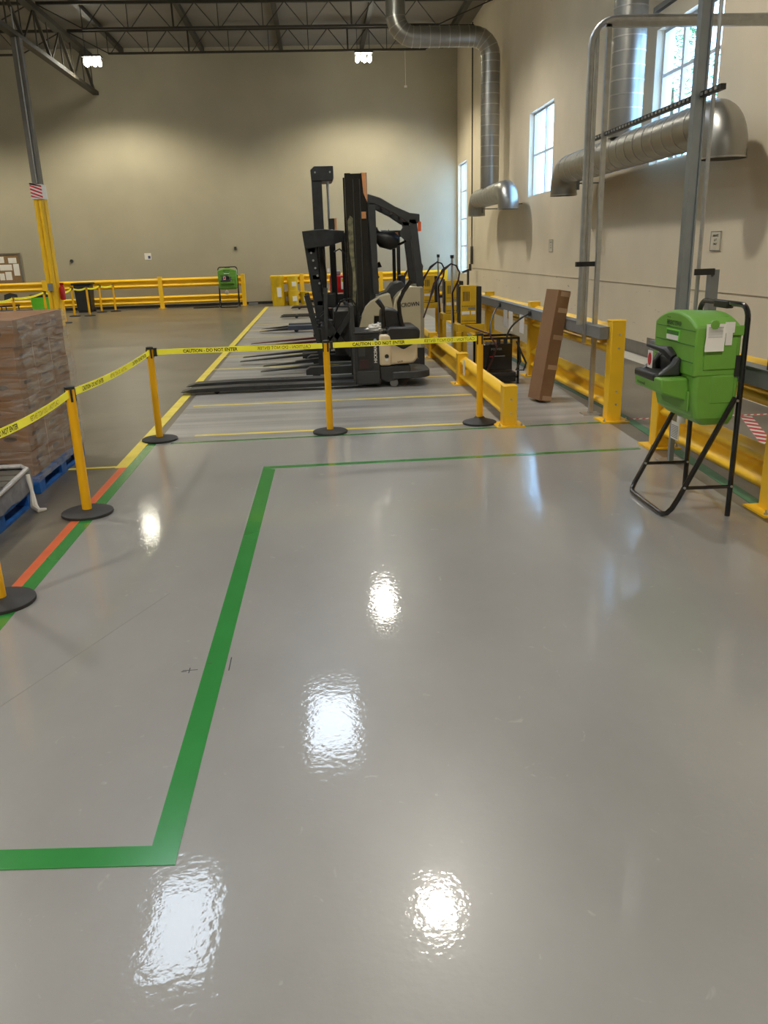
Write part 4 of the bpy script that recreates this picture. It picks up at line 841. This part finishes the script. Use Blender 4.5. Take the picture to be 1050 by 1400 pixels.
# stretch film around stack
def wrap(x0, x1, y0, y1, z0, z1, seed, nz=14, nu=14, amp=.012, top=False):
    random.seed(seed); mb = MB(); per = []
    for k in range(nu): per.append((x0+(x1-x0)*k/nu, y0, 0, -1))
    for k in range(nu): per.append((x1, y0+(y1-y0)*k/nu, 1, 0))
    for k in range(nu): per.append((x1-(x1-x0)*k/nu, y1, 0, 1))
    for k in range(nu): per.append((x0, y1-(y1-y0)*k/nu, -1, 0))
    n = len(per); vs = []
    for a in range(nz+1):
        for k, (x, y, nx, ny) in enumerate(per):
            o = random.random()*amp; vs.append((x+nx*o, y+ny*o, z0+(z1-z0)*a/nz+(random.random()-.5)*.01))
    fs = [(a*n+k, a*n+(k+1) % n, (a+1)*n+(k+1) % n, (a+1)*n+k) for a in range(nz) for k in range(n)]
    return mb.add(vs, fs)
t = Thing('stretch_film', 'clear glossy stretch film wound around the tall carton stack', 'film', (-3.0, 7.4, .1))
t.part('film', wrap(-3.67, -2.40, 6.70, 8.06, .1, 1.425, 5), FILM)
random.seed(12); sh = MB(); ny, nz = 12, 16
sh.add([(-2.385+random.random()*.02, 6.73+1.33*a/ny, .13+1.28*b/nz+random.random()*.01) for a in range(ny+1) for b in range(nz+1)], [(a*(nz+1)+b, a*(nz+1)+b+1, (a+1)*(nz+1)+b+1, (a+1)*(nz+1)+b) for a in range(ny) for b in range(nz)])
t.part('overlap_layer', sh, FILM, label='milky extra layer on the aisle side')
# grey wrapped load: empty pallet in film with a carton on it
pallet(-3.60, -2.38, 5.04, 6.40, .146, WOODG, 'weathered grey pallet stacked on the blue one at the frame edge')
solo('stretch_film', wrap(-3.62, -2.355, 5.02, 6.42, .13, .30, 9, 5, 12, .02), mat('twisted grey film', srgb(120, 122, 130), .3, var=.35, scale=9, bump=.4, bscale=14), 'bunched grey stretch film around the low pallet', 'film', (-3.0, 5.7, .13))
solo('film_rope', MB().tube([(-3.6, 6.42, .30), (-3.0, 6.43, .31), (-2.42, 6.42, .31), (-2.36, 6.36, .30), (-2.35, 5.9, .28), (-2.35, 5.3, .26), (-2.37, 5.02, .26)], .018, 8), mat('pale twisted film', srgb(190, 188, 188), .3, var=.15, scale=20, bump=.3), 'pale rope of twisted film along the pallet rim', 'film', (-2.4, 6, .25))
solo('film_tail', MB().tube([(-2.34, 6.30, .27), (-2.31, 6.26, .15), (-2.29, 6.2, .04), (-2.25, 6.17, .014), (-2.2, 6.2, .012)], .02, 8, radii=[.02, .014, .03, .02, .01]), WHT, 'white film tail hanging from the pallet to the floor', 'film', (-2.3, 6.2, 0))
solo('carton', MB().box(-3.1, -2.535, 5.2, 5.75, .30, .62), CARD, 'single brown carton on the low grey wrapped pallet', 'carton', (-2.8, 5.5, .30), None, .005)

# ================================================================ BACK WALL AREA
t = Thing('notice_board', 'brown notice board with pinned papers on the back wall', 'notice board', (-11.7, 32.97, 1.08))
t.part('board', MB().box(-12.4, -11.2, 32.96, 32.99, 1.09, 2.14), CORK)
for x0, x1, z0, z1 in ((-12.45, -11.15, 2.12, 2.17), (-12.45, -11.15, 1.05, 1.1), (-12.45, -12.4, 1.1, 2.12), (-11.2, -11.15, 1.1, 2.12)): t.part('frame', MB().box(x0, x1, 32.94, 32.99, z0, z1), COLM)
for x0, x1, z0, z1 in ((-11.6, -11.3, 1.8, 2.0), (-11.45, -11.24, 1.35, 1.78), (-11.95, -11.5, 1.55, 1.76), (-11.78, -11.55, 1.2, 1.5), (-12.0, -11.82, 1.2, 1.45), (-12.1, -11.75, 1.82, 2.05)): t.part('paper', MB().box(x0, x1, 32.952, 32.958, z0, z1), WHT)
bn = MB().loft([[(-8.90+.04*q, 31.35+.03*q, z), (-8.33-.04*q, 31.35+.03*q, z), (-8.33-.04*q, 31.95-.03*q, z), (-8.90+.04*q, 31.95-.03*q, z)] for q, z in ((1, .06), (0, .98))])
t = Thing('wheeled_bin', 'tall black wheeled bin between the far stanchions', 'bin', (-8.61, 31.2, 0))
t.part('tub', bn, BLK, bev=.02); t.part('lid', MB().box(-8.98, -8.28, 31.34, 32.0, .98, 1.05), BLK, bev=.02)
t.part('wheel', MB().tube([(-8.88, 31.95, .08), (-8.80, 31.95, .08)], .08, 12), RUB); t.part('wheel', MB().tube([(-8.43, 31.95, .08), (-8.35, 31.95, .08)], .08, 12), RUB); t.part('skirt', MB().box(-8.83, -8.40, 31.4, 31.9, .0, .07), BLK)
t = Thing('round_bin', 'lime green round bin with black rim near the column', 'bin', (-9.2, 28.5, 0))
t.part('tub', MB().lathe([(.25, 0), (.30, .6), (.31, .66), (.31, .72)], (-9.2, 28.5, 0), 24), LIME); t.part('rim', MB().lathe([(.325, .72), (.325, .80), (.29, .81)], (-9.2, 28.5, 0), 24), BLK)
t = Thing('fire_extinguisher', 'red fire extinguisher hung on the yellow column guard', 'fire extinguisher', (-7.36, 24.8, .75))
t.part('cylinder', MB().lathe([(.06, .77), (.075, .79), (.075, 1.1), (.05, 1.15), (.02, 1.17)], (-7.36, 24.8, 0), 14), RED); t.part('valve', MB().box(-7.40, -7.3, 24.77, 24.83, 1.17, 1.24), RED)
t = Thing('mesh_chair', 'dark mesh back chair behind the far stanchions', 'chair', (-10.4, 29, 0))
t.part('backrest', MB().prism([(-10.62, .62), (-10.6, .80), (-10.4, .86), (-10.18, .80), (-10.16, .62)], 'y', 29.2, 29.24), DGR); t.part('seat', MB().box(-10.65, -10.12, 28.75, 29.2, .42, .48), mat('dark red seat', (.06, .02, .02), .6), bev=.02)
for dx in (-10.6, -10.18):
    for dy in (28.8, 29.2): t.part('leg', MB().bar((dx, dy, 0), (dx, dy, .42), .03), BLK)
def bucket(x, y, z, r, h, label, name='bucket'):
    t = Thing(name, label, name, (x, y, z), 'yellow buckets')
    t.part('tub', MB().lathe([(r*.88, 0), (r*.97, h*.85), (r*.99, h*.86), (r*.99, h*.93)], (x, y, z), 20), BUCKM)
    t.part('lid', MB().lathe([(r*1.03, h*.93), (r*1.04, h), (r*.9, h)], (x, y, z), 20), BUCKM)
    t.part('sticker', MB().box(x-.02, x+.14, y-r-.004, y-r*.8, z+h*.3, z+h*.62), WHT)
bucket(-1.52, 31.5, 0, .25, 1.07, 'tall yellow spill drum by the back wall', 'drum')
bucket(-.96, 31.5, 0, .21, .53, 'lower yellow bucket of the stacked pair')
bucket(-.96, 31.5, .532, .205, .52, 'upper yellow bucket of the stacked pair')
bucket(-1.22, 31.85, 0, .15, .5, 'small yellow bucket half hidden between drum and stack')
bucket(-.55, 31.7, 0, .17, .48, 'yellow bucket beside the stack, partly behind the mast')
solo('floor_mat', MB().box(-4.7, -3.75, 31.6, 32.0, 0, .03), BLK, 'low black plate on the floor beside the far eyewash', 'mat', (-4.2, 31.8, 0))
solo('power_strip', MB().box(-2.7, -2.35, 32.2, 32.35, 0, .1), GREY, 'small grey box on the floor at the back wall base', 'box', (-2.5, 32.3, 0))
t = Thing('wall_sign', 'small white and blue sign on the back wall', 'sign', (-6.42, 32.99, 1.78)); t.part('plate', MB().box(-6.55, -6.3, 32.985, 32.998, 1.78, 2.02), WHT); t.part('mark', MB().box(-6.42, -6.33, 32.98, 32.984, 1.82, 1.92), mat('blue mark', srgb(50, 70, 130), .5))
solo('wall_gauge', MB().tube([(-9.28, 32.95, 1.82), (-9.28, 32.999, 1.82)], .06, 12), DGR, 'small dark round fitting on the back wall above the bin', 'fitting', (-9.28, 32.97, 1.8))
solo('wall_alarm', MB().cbox((-3.1, 32.97, 2.1), (.09, .05, .11)), BLK, 'small black box on the back wall above the far eyewash', 'alarm', (-3.1, 32.97, 2.05))
# wall signs on window wall
def wall_sign(y, z, w, h, label, lines):
    t = Thing('wall_sign', label, 'sign', (5.49, y, z)); t.part('plate', MB().box(5.485, 5.498, y-w/2, y+w/2, z, z+h), mat('dull white sign', srgb(206, 198, 176), .6))
    tm = MB()
    for s, q, hh in lines: text_on(tm, s, (5.4835, y, z+h*q), (0, -1, 0), (0, 0, 1), hh, center=True)
    t.part('lettering', tm, INK)
    t.part('border', MB().box(5.483, 5.485, y-w/2, y+w/2, z, z+.012).box(5.483, 5.485, y-w/2, y+w/2, z+h-.012, z+h).box(5.483, 5.485, y-w/2, y-w/2+.012, z, z+h).box(5.483, 5.485, y+w/2-.012, y+w/2, z, z+h), GREY)
wall_sign(11.38, 1.71, .30, .26, 'small framed notice on the wall above the eyewash stand', [('PRIVATE', .72, .03), ('LOT', .5, .03), ('ONLY', .3, .03)])
wall_sign(19.65, 1.70, .3, .28, 'small framed notice on the wall past the conduit pair', [('NOTICE', .72, .03), ('NO', .5, .03), ('STEP', .3, .03)])

# ================================================================ OUTSIDE TREES
def tree(x, y, h, r, label, n=900, seed=1):
    random.seed(seed); t = Thing('tree', label, 'tree', (x, y, -.2))
    t.part('trunk', MB().tube([(x, y, -.2), (x+.1, y, h*.4), (x, y+.1, h*.8)], .1, 8, radii=[.14, .1, .04]), BARK)
    mb = MB()
    for i in range(n):
        a = random.random()*2*PI; q = random.random()**.5*r; z = h*.35+random.random()*h*.65; q *= math.sin(PI*min(1, max(.12, (z-h*.3)/(h*.75))))
        c = Vector((x+q*math.cos(a), y+q*math.sin(a), z)); d = Vector((random.gauss(0, 1), random.gauss(0, 1), random.gauss(0, .6))).normalized(); e = d.orthogonal().normalized()
        s = .06+random.random()*.05; mb.add([c-d*s, c+e*s*.35, c+d*s*1.2, c-e*s*.35], [(0, 1, 2, 3)])
    t.part('foliage', mb, LEAF, kind='stuff')
tree(10.5, 25.2, 7.6, 2.2, 'leafy young tree outside the window behind the duct', 2600, 2)
tree(16, 33, 5.5, 2.2, 'lower leafy tree farther outside', 1200, 4)
